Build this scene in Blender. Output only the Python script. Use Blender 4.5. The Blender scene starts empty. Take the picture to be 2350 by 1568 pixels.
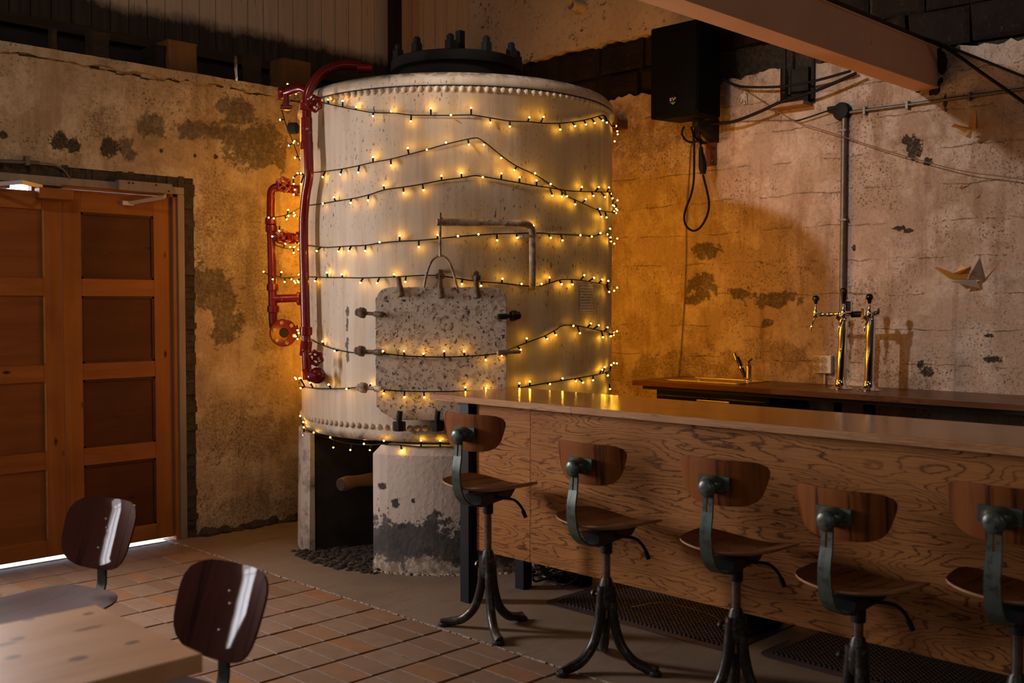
import bpy, bmesh, math, random
from mathutils import Vector, Matrix
random.seed(7)
PI = math.pi
scene = bpy.context.scene
col = scene.collection

# ------------------------------------------------------------------ camera, world, light, exposure
F, EYE = 2430.0, 1.45                       # focal length in pixels of the 2350 px frame, eye height
AZ, PITCH = math.radians(44.8), math.atan(83 / 2430.0)
cam_d = bpy.data.cameras.new('camera'); cam = bpy.data.objects.new('camera', cam_d); col.objects.link(cam)
cam.location = (0, 0, EYE); cam.rotation_euler = (PI / 2 - PITCH, 0, AZ - PI / 2)
cam_d.sensor_width = 36.0; cam_d.lens = 36.0 * F / 2350.0; cam_d.clip_start = .05
cam_d.dof.use_dof = True; cam_d.dof.focus_distance = 5.6; cam_d.dof.aperture_fstop = 3.2
scene.camera = cam
w = bpy.data.worlds.new('world'); scene.world = w; w.use_nodes = True
w.node_tree.nodes['Background'].inputs[0].default_value = (.80, .84, 1.0, 1)
w.node_tree.nodes['Background'].inputs[1].default_value = 12.0
scene.view_settings.view_transform = 'Standard'; scene.view_settings.look = 'None'
scene.view_settings.exposure = -0.15; scene.view_settings.gamma = 1.0; scene.view_settings.use_curve_mapping = False

def area_light(name, loc, rot, sx, sy, power, color):
    d = bpy.data.lights.new(name, 'AREA'); d.shape = 'RECTANGLE'; d.size = sx; d.size_y = sy
    d.energy = power; d.color = color
    o = bpy.data.objects.new(name, d); o.location = loc; o.rotation_euler = rot; col.objects.link(o); return o
X0_ = -4.5
YL, XR, YB = 6.05, 6.79, 7.316              # left wall, right wall, boarded wall above the left wall
DAY = (1.0, .89, .85)
area_light('daylight_1', (1.34, YL + .10, 1.75), (-PI / 2, 0, 0), .46, 1.15, 165, DAY)      # the windows left of the door
area_light('daylight_3', (.9, -2.94, 3.45), (PI / 2, 0, 0), 1.9, 1.0, 26, (1.0, .84, .66))   # the high window behind the camera
area_light('daylight_2', (-1.05, YL + .10, 1.70), (-PI / 2, 0, 0), 1.0, 1.5, 30, DAY)
area_light('daylight_4', (X0_ + .06, 1.4, 1.9), (0, -PI / 2, 0), 1.5, 3.8, 21, (.97, .92, 1.0))   # the long dim window band in the wall behind, seen in the chrome

# ------------------------------------------------------------------ helpers: pixel of the photograph -> point on a known surface
FW = Vector((math.cos(AZ) * math.cos(PITCH), math.sin(AZ) * math.cos(PITCH), -math.sin(PITCH)))
RT = Vector((math.sin(AZ), -math.cos(AZ), 0)); UP = RT.cross(FW); CAM = Vector((0, 0, EYE))
def ray(x, y): return FW + RT * ((x - 1175) / F) + UP * ((784 - y) / F)
def onp(x, y, ax, v):
    r = ray(x, y); return CAM + r * ((v - CAM[ax]) / r[ax])
def RW(x, y, off=0.0): return onp(x, y, 0, XR - off)
def LW(x, y, off=0.0): return onp(x, y, 1, YL - off)
def FL(x, y, z=0.0): return onp(x, y, 2, z)
def AT(x, y, d): return CAM + ray(x, y) * d
def pix(p):
    d = Vector(p) - CAM; z = d.dot(FW); return 1175 + F * d.dot(RT) / z, 784 - F * d.dot(UP) / z
TC, TR = Vector((4.472, 4.922, 0)), .966    # the tank's axis and radius
def CY(x, y, r=TR):
    d = ray(x, y); a = d.x ** 2 + d.y ** 2; b = -2 * (d.x * TC.x + d.y * TC.y); c = TC.x ** 2 + TC.y ** 2 - r * r
    t = (-b - math.sqrt(max(b * b - 4 * a * c, 0))) / (2 * a); return CAM + d * t
def tank_pt(deg, r, z):
    a = math.radians(deg); return Vector((TC.x + r * math.cos(a), TC.y + r * math.sin(a), z))

# ------------------------------------------------------------------ helpers: meshes
class MB:
    def __init__(s): s.v = []; s.f = []
    def add(s, vs, fs):
        o = len(s.v); s.v += [tuple(v) for v in vs]; s.f += [tuple(i + o for i in f) for f in fs]; return s
    def box(s, x0, x1, y0, y1, z0, z1):
        return s.add([(x0, y0, z0), (x1, y0, z0), (x1, y1, z0), (x0, y1, z0), (x0, y0, z1), (x1, y0, z1), (x1, y1, z1), (x0, y1, z1)],
                     [(3, 2, 1, 0), (4, 5, 6, 7), (0, 1, 5, 4), (1, 2, 6, 5), (2, 3, 7, 6), (3, 0, 4, 7)])
    def hull8(s, a, b):
        return s.add(list(a) + list(b), [(3, 2, 1, 0), (4, 5, 6, 7), (0, 1, 5, 4), (1, 2, 6, 5), (2, 3, 7, 6), (3, 0, 4, 7)])
    def prism(s, pts, d):
        n = len(pts); d = Vector(d); a = [Vector(p) for p in pts]
        return s.add(a + [p + d for p in a], [tuple(range(n - 1, -1, -1)), tuple(range(n, 2 * n))] + [(i, (i + 1) % n, n + (i + 1) % n, n + i) for i in range(n)])
    def lathe(s, prof, c=(0, 0, 0), axis=(0, 0, 1), seg=24, caps=True):
        ax = Vector(axis).normalized(); u = ax.orthogonal().normalized(); w_ = ax.cross(u); c = Vector(c); vs = []; fs = []
        for r, h in prof:
            for k in range(seg):
                t = 2 * PI * k / seg; vs.append(c + ax * h + (u * math.cos(t) + w_ * math.sin(t)) * r)
        for i in range(len(prof) - 1):
            for k in range(seg):
                a = i * seg + k; b = i * seg + (k + 1) % seg; fs.append((a, b, b + seg, a + seg))
        if caps:
            fs.append(tuple(range(seg - 1, -1, -1))); o = (len(prof) - 1) * seg; fs.append(tuple(range(o, o + seg)))
        return s.add(vs, fs)
    def cyl(s, a, b, r, seg=16, r2=None):
        a = Vector(a); b = Vector(b); return s.lathe([(r, 0), (r if r2 is None else r2, (b - a).length)], a, b - a, seg)
    def tube(s, pts, r, seg=8, smooth=6, flat=None):
        P = [Vector(p) for p in pts]
        if smooth and len(P) > 2:
            Q = []; E = [P[0] * 2 - P[1]] + P + [P[-1] * 2 - P[-2]]
            for i in range(1, len(E) - 2):
                for k in range(smooth):
                    t = k / smooth; a, b, c, d = E[i - 1:i + 3]
                    Q.append(.5 * (2 * b + (c - a) * t + (2 * a - 5 * b + 4 * c - d) * t * t + (3 * b - a - 3 * c + d) * t ** 3))
            Q.append(P[-1]); P = Q
        n = len(P); vs = []; fs = []; t0 = (P[1] - P[0]).normalized(); u = t0.orthogonal().normalized()
        if flat is not None: u = (Vector(flat) - t0 * Vector(flat).dot(t0)).normalized()
        for i in range(n):
            t = (P[min(i + 1, n - 1)] - P[max(i - 1, 0)]); t = t.normalized() if t.length > 1e-9 else t0
            u = (u - t * u.dot(t)); u = u.normalized() if u.length > 1e-6 else t.orthogonal().normalized()
            w_ = t.cross(u); rr = r(i / (n - 1)) if callable(r) else r
            ra, rb = rr if isinstance(rr, tuple) else (rr, rr)
            for k in range(seg):
                a = 2 * PI * (k + .5) / seg
                if flat is not None and seg == 4:
                    vs.append(P[i] + u * ra * (1 if math.cos(a) > 0 else -1) + w_ * rb * (1 if math.sin(a) > 0 else -1))
                else: vs.append(P[i] + u * ra * math.cos(a) + w_ * rb * math.sin(a))
        for i in range(n - 1):
            for k in range(seg):
                a = i * seg + k; b = i * seg + (k + 1) % seg; fs.append((a, b, b + seg, a + seg))
        fs.append(tuple(range(seg - 1, -1, -1))); fs.append(tuple(range((n - 1) * seg, n * seg)))
        return s.add(vs, fs)
    def ball(s, c, r, seg=10, rings=6, sc=(1, 1, 1)):
        c = Vector(c); vs = [c + Vector((0, 0, -r * sc[2]))]; fs = []
        for i in range(1, rings):
            p = PI * i / rings - PI / 2
            for k in range(seg):
                t = 2 * PI * k / seg; vs.append(c + Vector((r * sc[0] * math.cos(p) * math.cos(t), r * sc[1] * math.cos(p) * math.sin(t), r * sc[2] * math.sin(p))))
        vs.append(c + Vector((0, 0, r * sc[2]))); L = len(vs) - 1
        for k in range(seg): fs.append((0, 1 + (k + 1) % seg, 1 + k)); fs.append((L, L - seg + k, L - seg + (k + 1) % seg))
        for i in range(rings - 2):
            for k in range(seg):
                a = 1 + i * seg + k; b = 1 + i * seg + (k + 1) % seg; fs.append((a, b, b + seg, a + seg))
        return s.add(vs, fs)
    def torus(s, c, axis, R, r, seg=24, sub=8, lobes=0, amp=0):
        ax = Vector(axis).normalized(); u = ax.orthogonal().normalized(); w_ = ax.cross(u); c = Vector(c); vs = []; fs = []
        for i in range(seg):
            a = 2 * PI * i / seg; d = u * math.cos(a) + w_ * math.sin(a); RR = R + amp * math.cos(lobes * a)
            for k in range(sub):
                b = 2 * PI * k / sub; vs.append(c + d * (RR + r * math.cos(b)) + ax * r * math.sin(b))
        for i in range(seg):
            for k in range(sub):
                fs.append((i * sub + k, ((i + 1) % seg) * sub + k, ((i + 1) % seg) * sub + (k + 1) % sub, i * sub + (k + 1) % sub))
        return s.add(vs, fs)
    def sheet(s, fn, nu, nv, th):
        """closed thin solid: fn(u,v)->(point, normal), u,v in 0..1"""
        A = []; B = []
        for i in range(nu + 1):
            for j in range(nv + 1):
                p, n = fn(i / nu, j / nv); A.append(Vector(p) + Vector(n) * th / 2); B.append(Vector(p) - Vector(n) * th / 2)
        m = nv + 1; o = len(A); fs = []
        for i in range(nu):
            for j in range(nv):
                a = i * m + j; fs.append((a, a + m, a + m + 1, a + 1)); fs.append((o + a + 1, o + a + m + 1, o + a + m, o + a))
        rim = [i * m for i in range(nu + 1)] + [nu * m + j for j in range(1, m)] + [i * m + m - 1 for i in range(nu - 1, -1, -1)] + [j for j in range(m - 2, 0, -1)]
        for k in range(len(rim)):
            a = rim[k]; b = rim[(k + 1) % len(rim)]; fs.append((b, a, a + o, b + o))
        return s.add(A + B, fs)
    def disc_sheet(s, fn, th, seg=36, rings=7):
        """closed thin solid on a disc: fn(r, ang)->(point, normal)"""
        A = []; B = []
        for i in range(rings + 1):
            for k in range(seg if i else 1):
                p, n = fn(i / rings, 2 * PI * k / seg); t = th * (1 if i < rings else .55)
                A.append(Vector(p) + Vector(n) * t / 2); B.append(Vector(p) - Vector(n) * t / 2)
        o = len(A); fs = []
        ix = lambda i, k: 0 if i == 0 else 1 + (i - 1) * seg + k % seg
        for k in range(seg):
            fs.append((0, ix(1, k), ix(1, k + 1))); fs.append((o, o + ix(1, k + 1), o + ix(1, k)))
            for i in range(1, rings):
                q = (ix(i, k), ix(i + 1, k), ix(i + 1, k + 1), ix(i, k + 1)); fs.append(q); fs.append(tuple(o + t for t in reversed(q)))
            a, b = ix(rings, k), ix(rings, k + 1); fs.append((b, a, a + o, b + o)[::-1])
        return s.add(A + B, fs)

def mesh_of(name, mb, m, smooth=None):
    me = bpy.data.meshes.new(name); me.from_pydata(mb.v, [], mb.f)
    bm = bmesh.new(); bm.from_mesh(me); bmesh.ops.recalc_face_normals(bm, faces=bm.faces); bm.to_mesh(me); bm.free()
    if m: me.materials.append(m)
    if smooth is not None:
        me.shade_smooth(); me.set_sharp_from_angle(angle=math.radians(smooth))
    return me
def put(name, me, parent=None, loc=(0, 0, 0)):
    o = bpy.data.objects.new(name, me); col.objects.link(o); o.location = loc
    if parent: o.parent = parent
    return o
def build(name, mb, m, parent=None, smooth=None, bevel=0, origin=None):
    """world-coordinate mesh -> object; under a parent the vertices become relative to the parent's place"""
    off = Vector((0, 0, 0)); q = parent
    while q is not None: off += q.location; q = q.parent
    if parent is None and origin is not None: off = Vector(origin)
    if off.length > 0: mb.v = [tuple(Vector(v) - off) for v in mb.v]
    o = put(name, mesh_of(name, mb, m, smooth), parent)
    if parent is None and origin is not None: o.location = origin
    if bevel:
        b = o.modifiers.new('bevel', 'BEVEL'); b.width = bevel; b.segments = 2; b.limit_method = 'ANGLE'; b.angle_limit = math.radians(40)
    return o
def tag(o, label, cat, group=None):
    o['label'] = label; o['category'] = cat
    if group: o['group'] = group
    return o
def struct(o, label=None):
    o['kind'] = 'structure'
    if label: o['label'] = label
    return o
def thing(name, label, cat, loc=(0, 0, 0), rz=0, group=None):
    o = bpy.data.objects.new(name, None); col.objects.link(o); o.location = loc; o.rotation_euler = (0, 0, rz)
    o.empty_display_size = .1
    return tag(o, label, cat, group)

# ------------------------------------------------------------------ helpers: materials
class NT:
    def __init__(s, name, world=False):
        s.m = bpy.data.materials.new(name); s.m.use_nodes = True; s.t = s.m.node_tree; s.b = s.t.nodes['Principled BSDF']
        s.tc = s.t.nodes.new('ShaderNodeTexCoord'); s.P = s.t.nodes.new('ShaderNodeNewGeometry').outputs['Position'] if world else s.tc.outputs['Object']
    def n(s, typ, ins=None, out=0, **pr):
        x = s.t.nodes.new(typ)
        for k, v in pr.items(): setattr(x, k, v)
        for k, v in (ins or {}).items(): s.set(x.inputs[k], v)
        return x.outputs[out]
    def set(s, sock, v):
        if isinstance(v, bpy.types.NodeSocket): s.t.links.new(v, sock)
        else:
            if sock.type == 'RGBA' and len(v) == 3: v = (*v, 1)
            sock.default_value = v
    def math(s, op, a, b=0.0, c=0.0, clamp=False): return s.n('ShaderNodeMath', {0: a, 1: b, 2: c}, operation=op, use_clamp=clamp)
    def noise(s, scale, detail=4, rough=.55, dist=0.0, vec=None, out=0):
        return s.n('ShaderNodeTexNoise', {'Vector': vec or s.P, 'Scale': scale, 'Detail': detail, 'Roughness': rough, 'Distortion': dist}, out)
    def vscale(s, sc, vec=None, loc=(0, 0, 0)): return s.n('ShaderNodeMapping', {'Vector': vec or s.P, 'Scale': sc, 'Location': loc})
    def rng(s, v, a, b, lo=0.0, hi=1.0): return s.n('ShaderNodeMapRange', {0: v, 1: a, 2: b, 3: lo, 4: hi}, clamp=True)
    def mix(s, f, a, b, blend='MIX'):
        x = s.t.nodes.new('ShaderNodeMix'); x.data_type = 'RGBA'; x.blend_type = blend
        s.set(x.inputs[0], f); s.set(x.inputs[6], a); s.set(x.inputs[7], b); return x.outputs[2]
    def sep(s, vec=None):
        x = s.t.nodes.new('ShaderNodeSeparateXYZ'); s.set(x.inputs[0], vec or s.P); return x.outputs
    def comb(s, x, y, z): return s.n('ShaderNodeCombineXYZ', {0: x, 1: y, 2: z})
    def fin(s, color=None, rough=None, metal=None, bump=None, bs=.3, bd=.01, **kw):
        if color is not None: s.set(s.b.inputs['Base Color'], color)
        if rough is not None: s.set(s.b.inputs['Roughness'], rough)
        if metal is not None: s.set(s.b.inputs['Metallic'], metal)
        if bump is not None: s.set(s.b.inputs['Normal'], s.n('ShaderNodeBump', {'Height': bump, 'Strength': bs, 'Distance': bd}))
        for k, v in kw.items(): s.set(s.b.inputs[k.replace('_', ' ')], v)
        return s.m
    def patches(s, lst, wob=.55, wscale=7.0):
        """irregular patches at given places: (centre, (rx, ry, rz)) -> 0..1 mask"""
        nz = s.math('SUBTRACT', s.noise(wscale, 6, .7), .5); acc = None
        for c, r in lst:
            v = s.n('ShaderNodeVectorMath', {0: s.P, 1: tuple(c)}, operation='SUBTRACT')
            v = s.n('ShaderNodeVectorMath', {0: v, 1: tuple(1 / k for k in r)}, operation='MULTIPLY')
            d = s.n('ShaderNodeVectorMath', {0: v}, out=1, operation='LENGTH')
            k = s.rng(s.math('ADD', d, s.math('MULTIPLY', nz, wob * 4)), 1.12, .88)
            acc = k if acc is None else s.math('MAXIMUM', acc, k)
        return acc
def plain(name, c, rough=.5, metal=0.0, nz=0.0, nscale=20, **kw):
    t = NT(name)
    if nz:
        f = t.noise(nscale, 5); cc = t.mix(t.rng(f, .3, .7), tuple(x * (1 - nz) for x in c), tuple(min(1, x * (1 + nz)) for x in c))
        return t.fin(cc, rough, metal, bump=f, bs=.15, bd=.004, **kw)
    return t.fin(c, rough, metal, **kw)
M = {}
def plaster(name, axis, holes, greys, moulds, base, formwork):
    """axis: the coordinate that runs along the wall (0 or 1)"""
    t = NT(name); big = t.noise(.9, 5, .6); mid = t.noise(4.0, 7, .65); fine = t.noise(38, 6, .7); sp = t.noise(70, 3, .6)
    c = t.mix(t.rng(big, .35, .68), base[0], base[1])
    c = t.mix(t.rng(mid, .47, .60), c, base[2]); c = t.mix(t.math('MULTIPLY', t.rng(t.noise(2.3, 8, .75), .54, .66), .75), c, base[3])
    c = t.mix(t.math('MULTIPLY', t.rng(fine, .45, .75), .45), c, tuple(x * .62 for x in base[1]))
    drip = t.noise(1.0, 5, .65, vec=t.vscale((9, 9, 1.2)))
    c = t.mix(t.math('MULTIPLY', t.rng(drip, .52, .66), .5), c, base[3])
    spk = t.math('MULTIPLY', t.rng(sp, .56, .63), t.rng(t.noise(2.2, 5, .65), .42, .60))
    c = t.mix(t.math('MULTIPLY', spk, .8), c, (.045, .028, .018))
    pits = t.n('ShaderNodeTexVoronoi', {'Vector': t.n('ShaderNodeVectorMath', {0: t.P, 1: t.noise(12, 3, out=1)}, operation='ADD'), 'Scale': 6.5, 'Randomness': 1.0})
    pm = t.rng(pits, .075, .05); c = t.mix(t.math('MULTIPLY', pm, .85), c, (.03, .02, .014))
    h = t.math('ADD', t.math('MULTIPLY', fine, .5), t.math('MULTIPLY', mid, .9))
    if formwork:
        xyz = t.sep(); zz = t.math('ADD', xyz[2], t.math('MULTIPLY', t.math('SUBTRACT', t.noise(2.6, 6, .7), .5), .10))
        fr = t.math('FRACT', t.math('DIVIDE', zz, formwork)); ln = t.rng(t.math('ABSOLUTE', t.math('SUBTRACT', fr, .5)), .018, .004)
        ln = t.math('MULTIPLY', ln, t.rng(t.noise(3.5, 6, .75), .48, .64)); c = t.mix(t.math('MULTIPLY', ln, .32), c, (.10, .06, .035))
        h = t.math('SUBTRACT', h, t.math('MULTIPLY', ln, 1.2))
    g = t.patches(greys, .9, 11.0); gs = t.math('MULTIPLY', t.math('MULTIPLY', g, t.rng(t.noise(38, 7, .85), .40, .58)), .92); c = t.mix(gs, c, t.mix(t.rng(mid, .3, .7), (.085, .070, .062), (.22, .18, .15)))
    if moulds:
        mo = t.math('MULTIPLY', t.patches(moulds, 1.0, 4.0), t.rng(t.noise(60, 6, .8), .42, .66)); c = t.mix(t.math('MULTIPLY', mo, .8), c, (.07, .045, .025))
    ho = t.patches(holes, .75, 34.0); c = t.mix(t.math('MULTIPLY', ho, t.rng(t.noise(60, 5, .8), .30, .50, .55, 1.0)), c, (.030, .021, .016))
    h = t.math('SUBTRACT', h, t.math('ADD', t.math('MULTIPLY', gs, .5), t.math('ADD', ho, t.math('MULTIPLY', pm, .7))))
    return t.fin(c, .82, bump=h, bs=.85, bd=.025)
def L_(x, y, rx, rz): return (LW(x, y), (rx, .5, rz))
def R_(x, y, ry, rz): return (RW(x, y), (.5, ry, rz))
M['plaster_left'] = plaster('plaster_left', 0,
    [L_(138, 323, .045, .045), (LW(167, 335), (.04, .5, .035)), L_(252, 338, .05, .055), L_(5, 309, .025, .02), L_(370, 345, .012, .012), L_(448, 357, .01, .012), L_(495, 360, .014, .014)],
    [L_(292, 347, .05, .075), L_(350, 290, .10, .06), L_(445, 303, .10, .045), L_(545, 262, .13, .10), L_(590, 335, .24, .14), L_(480, 660, .16, .13), L_(520, 745, .10, .13), L_(470, 300, .25, .05)],
    [L_(255, 270, .13, .12), L_(480, 560, .30, .35), L_(600, 650, .2, .5), L_(560, 1000, .3, .2), L_(560, 1180, .5, .12)],
    [(.48, .36, .245), (.38, .27, .17), (.58, .47, .35), (.25, .16, .085)], 0)
M['plaster_right'] = plaster('plaster_right', 1,
    [R_(2098, 340, .045, .07), R_(2080, 322, .03, .03), R_(2130, 372, .03, .025), R_(2128, 853, .035, .03), R_(2112, 838, .02, .03), R_(2062, 524, .04, .015), R_(2085, 530, .03, .014), R_(2280, 825, .05, .02), R_(1960, 570, .015, .02), R_(2270, 770, .025, .012), R_(2170, 235, .012, .05), R_(2195, 110, .02, .03)],
    [R_(1620, 572, .11, .07), R_(1612, 655, .11, .10), R_(1770, 687, .20, .055), R_(1700, 672, .1, .05), R_(1760, 742, .04, .03), R_(1590, 690, .05, .04)],
    [R_(1975, 665, .12, .10), R_(2140, 135, .14, .25), R_(1480, 320, .5, .12), R_(1640, 300, .3, .1), R_(1750, 810, .4, .12), R_(1540, 840, .5, .1), R_(1990, 870, .5, .05)],
    [(.52, .40, .325), (.42, .30, .22), (.64, .52, .45), (.26, .145, .085)], .235)
t = NT('concrete_upper'); a = t.noise(1.6, 6, .6); b = t.noise(22, 6, .7); s_ = t.math('MULTIPLY', t.rng(t.noise(26, 4), .6, .66), t.rng(t.noise(2.5, 3), .45, .6))
c = t.mix(t.rng(a, .35, .7), (.66, .52, .40), (.50, .37, .265)); c = t.mix(t.math('MULTIPLY', t.rng(b, .5, .75), .5), c, (.20, .14, .095)); c = t.mix(s_, c, (.05, .035, .025))
M['concrete_upper'] = t.fin(c, .85, bump=b, bs=.4, bd=.01)
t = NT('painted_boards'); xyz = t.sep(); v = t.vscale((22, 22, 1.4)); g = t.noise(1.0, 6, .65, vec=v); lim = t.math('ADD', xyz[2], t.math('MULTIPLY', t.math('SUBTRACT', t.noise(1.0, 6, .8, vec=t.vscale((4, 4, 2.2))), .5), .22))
soot_and_shade = t.rng(lim, 3.63, 3.53); c = t.mix(t.rng(g, .3, .7), (.56, .41, .29), (.70, .52, .38)); c = t.mix(t.rng(t.noise(1.0, 4, vec=t.vscale((60, 60, 3))), .66, .7), c, (.10, .06, .04))
c = t.mix(soot_and_shade, c, t.mix(t.rng(g, .4, .8), (.030, .020, .014), (.085, .055, .035))); M['boards'] = t.fin(c, .8, bump=g, bs=.3, bd=.004)
M['soot_and_shade'] = plain('soot_and_shade', (.018, .014, .011), .95, nz=.5, nscale=8)  # near-black; also puts shade into the colour of recesses and the tank underside
t = NT('stone'); a = t.noise(3, 6, .65); b = t.noise(30, 6, .7); c = t.mix(t.rng(a, .35, .65), (.019, .014, .012), (.038, .027, .022)); c = t.mix(t.rng(b, .60, .78), c, (.13, .095, .075)); M['stone'] = t.fin(c, .95, bump=t.math('ADD', a, b), bs=.9, bd=.03, Specular_IOR_Level=.15)
t = NT('mortar'); b = t.noise(28, 6, .7); c = t.mix(t.rng(b, .35, .7), (.014, .010, .008), (.085, .060, .045)); M['mortar'] = t.fin(c, .95, bump=b, bs=.8, bd=.02)
t = NT('beam_paint'); a = t.noise(2.5, 5); b = t.noise(45, 5, .7); sp = t.math('MULTIPLY', t.rng(t.noise(18, 5, .75), .66, .70), .9)
c = t.mix(t.rng(a, .3, .7), (.82, .46, .29), (.74, .40, .24)); c = t.mix(t.math('MULTIPLY', t.rng(b, .55, .8), .3), c, (.3, .14, .07)); c = t.mix(sp, c, (.06, .03, .02)); M['beam'] = t.fin(c, .55, bump=b, bs=.12, bd=.004)
t = NT('tank_paint', True); xyz = t.sep(); a = t.noise(1.1, 5); st = t.noise(1.0, 6, .7, vec=t.vscale((11, 11, .7))); fs = t.noise(1.0, 5, .7, vec=t.vscale((30, 30, 2))); sp = t.noise(1.0, 4, .65, vec=t.vscale((70, 70, 32)))
c = t.mix(t.rng(a, .3, .7), (.52, .45, .365), (.44, .36, .28)); c = t.mix(t.math('MULTIPLY', t.rng(st, .46, .62), .5), c, (.36, .24, .14)); c = t.mix(t.math('MULTIPLY', t.rng(fs, .54, .72), .22), c, (.26, .18, .12))
spm = t.math('MULTIPLY', t.rng(sp, .60, .635), t.rng(t.noise(1.9, 5, .65), .47, .62)); c = t.mix(t.math('MULTIPLY', spm, .85), c, (.07, .04, .025))
edge = t.math('MAXIMUM', t.math('MULTIPLY', t.rng(xyz[2], .78, .70), t.rng(t.noise(14, 5, .7), .45, .6)), t.math('MULTIPLY', t.rng(xyz[2], 2.66, 2.70), t.rng(t.noise(12, 5, .7), .42, .56)))
c = t.mix(edge, c, (.05, .03, .02))
pt = t.patches([((*CY(796, y)[:2], CY(796, y)[2]), (.013, .013, .035)) for y in (716, 745, 790, 818)], .9, 26); c = t.mix(pt, c, (.05, .03, .02))
M['tank'] = t.fin(c, .55, Specular_IOR_Level=.3, bump=t.math('ADD', fs, t.math('MULTIPLY', spm, -1)), bs=.12, bd=.006)
t = NT('hatch_paint'); a = t.noise(2, 4); sp = t.noise(46, 5, .7); sp2 = t.noise(18, 5, .75); c = t.mix(t.rng(a, .3, .7), (.56, .47, .39), (.48, .39, .31)); c = t.mix(t.math('MULTIPLY', t.rng(t.noise(30, 4), .5, .62), .55), c, (.22, .13, .08))
c = t.mix(t.rng(sp, .56, .61), c, (.06, .04, .03)); c = t.mix(t.rng(sp2, .63, .65), c, (.02, .02, .024)); M['hatch'] = t.fin(c, .6, bump=sp, bs=.4, bd=.006)
M['rust_dark'] = plain('rust_dark', (.10, .060, .036), .7, .2, nz=.6, nscale=40)
M['iron_black'] = plain('iron_black', (.007, .006, .006), .85, nz=.4, nscale=30)
M['dome'] = plain('dome_dark', (.055, .042, .034), .8, nz=.4, nscale=12)
t = NT('rusty_iron'); a = t.noise(24, 6, .7); c = t.mix(t.rng(a, .40, .66), (.38, .29, .21), (.12, .06, .035)); c = t.mix(t.rng(t.noise(14, 4), .55, .65), c, (.50, .41, .32)); M['rust'] = t.fin(c, .65, .2, bump=a, bs=.4, bd=.004)
t = NT('red_paint'); a = t.noise(5, 5); ch = t.noise(26, 6, .75); xyz = t.sep(); c = t.mix(t.rng(a, .3, .7), (.16, .004, .004), (.10, .003, .003)); c = t.mix(t.rng(ch, .64, .69), c, (.42, .33, .26)); c = t.mix(t.rng(t.noise(17, 5, .7), .63, .68), c, (.03, .02, .018)); M['red'] = t.fin(c, .22, bump=ch, bs=.15, bd=.004)
t = NT('masonry_paint', True); xyz = t.sep(); a = t.noise(2.5, 5); nz = t.noise(5.5, 7, .75); c = t.mix(t.rng(a, .3, .7), (.60, .51, .45), (.50, .41, .35)); sp = t.math('MULTIPLY', t.rng(t.noise(34, 4, .65), .63, .67), t.rng(t.noise(3, 4), .45, .6)); c = t.mix(sp, c, (.05, .04, .035))
hh = t.math('ADD', xyz[2], t.math('MULTIPLY', t.math('SUBTRACT', nz, .5), .75)); low = t.rng(hh, .105, .045); peel = t.math('MULTIPLY', t.rng(hh, .27, .255), t.rng(hh, .06, .075)); c = t.mix(peel, c, t.mix(t.rng(t.noise(9, 5), .35, .7), (.045, .042, .043), (.12, .105, .10)))
c = t.mix(t.math('MULTIPLY', low, t.rng(t.noise(26, 5), .35, .6)), c, (.22, .16, .11)); sp_ = t.patches([(CY(x, y, .985), (r_, r_, q_)) for x, y, r_, q_ in ((876, 1117, .030, .022), (908, 1157, .022, .024), (948, 1150, .012, .012), (921, 1208, .02, .02), (868, 1170, .010, .02))], .8, 26); c = t.mix(sp_, c, (.04, .034, .032)); M['masonry'] = t.fin(c, .8, bump=t.math('ADD', t.noise(40, 5), t.math('MULTIPLY', peel, -1.5)), bs=.4, bd=.01)
t = NT('plinth_worn'); a = t.noise(7, 7, .75); c = t.mix(t.rng(a, .50, .66), (.52, .43, .36), (.15, .11, .08)); M['masonry_worn'] = t.fin(c, .9, bump=a, bs=.6, bd=.02)
def pine(name, c0, c1, dark, axis, knots=1.0, rough=.45):
    t = NT(name); s = [14, 14, 14]; s[axis] = 1.0; rn = t.n('ShaderNodeObjectInfo', out=5); off = t.comb(t.math('MULTIPLY', rn, 37), t.math('MULTIPLY', rn, 11), t.math('MULTIPLY', rn, 23))
    p = t.n('ShaderNodeVectorMath', {0: t.P, 1: off}, operation='ADD'); g = t.noise(1.0, 6, .6, .5, vec=t.vscale(tuple(s), p)); b = t.noise(2.4, 4, vec=p)
    c = t.mix(t.rng(g, .35, .68), c0, c1); c = t.mix(t.math('MULTIPLY', t.rng(b, .5, .75), .5), c, dark)
    sk = [9, 9, 9]; sk[axis] = 4.0; k = t.n('ShaderNodeTexVoronoi', {'Vector': t.vscale(tuple(sk), p), 'Scale': 1.0}); km = t.math('MULTIPLY', t.rng(k, .13, .06), knots); c = t.mix(km, c, tuple(x * .25 for x in dark))
    return t.fin(c, rough, bump=g, bs=.12, bd=.003, Specular_IOR_Level=.18)
M['door_frame_v'] = pine('door_pine_upright', (.33, .118, .026), (.24, .078, .017), (.12, .034, .009), 2)
M['door_frame_h'] = pine('door_pine_cross', (.33, .116, .026), (.23, .072, .016), (.11, .031, .009), 0)
M['door_panel'] = pine('door_panel', (.105, .032, .010), (.075, .022, .007), (.035, .010, .004), 0, .6, .5)
M['door_panel_light'] = pine('door_panel_left', (.24, .080, .022), (.17, .054, .014), (.10, .03, .009), 0, .3, .5)
M['jamb'] = pine('jamb_grey', (.28, .22, .18), (.20, .155, .13), (.12, .085, .07), 2, .2, .6)
M['timber'] = pine('ledge_timber', (.17, .085, .030), (.11, .055, .02), (.05, .025, .011), 2, .4, .8)
M['timber_dark'] = pine('dark_timber', (.06, .038, .022), (.035, .022, .014), (.02, .013, .009), 0, .2, .9)
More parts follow.
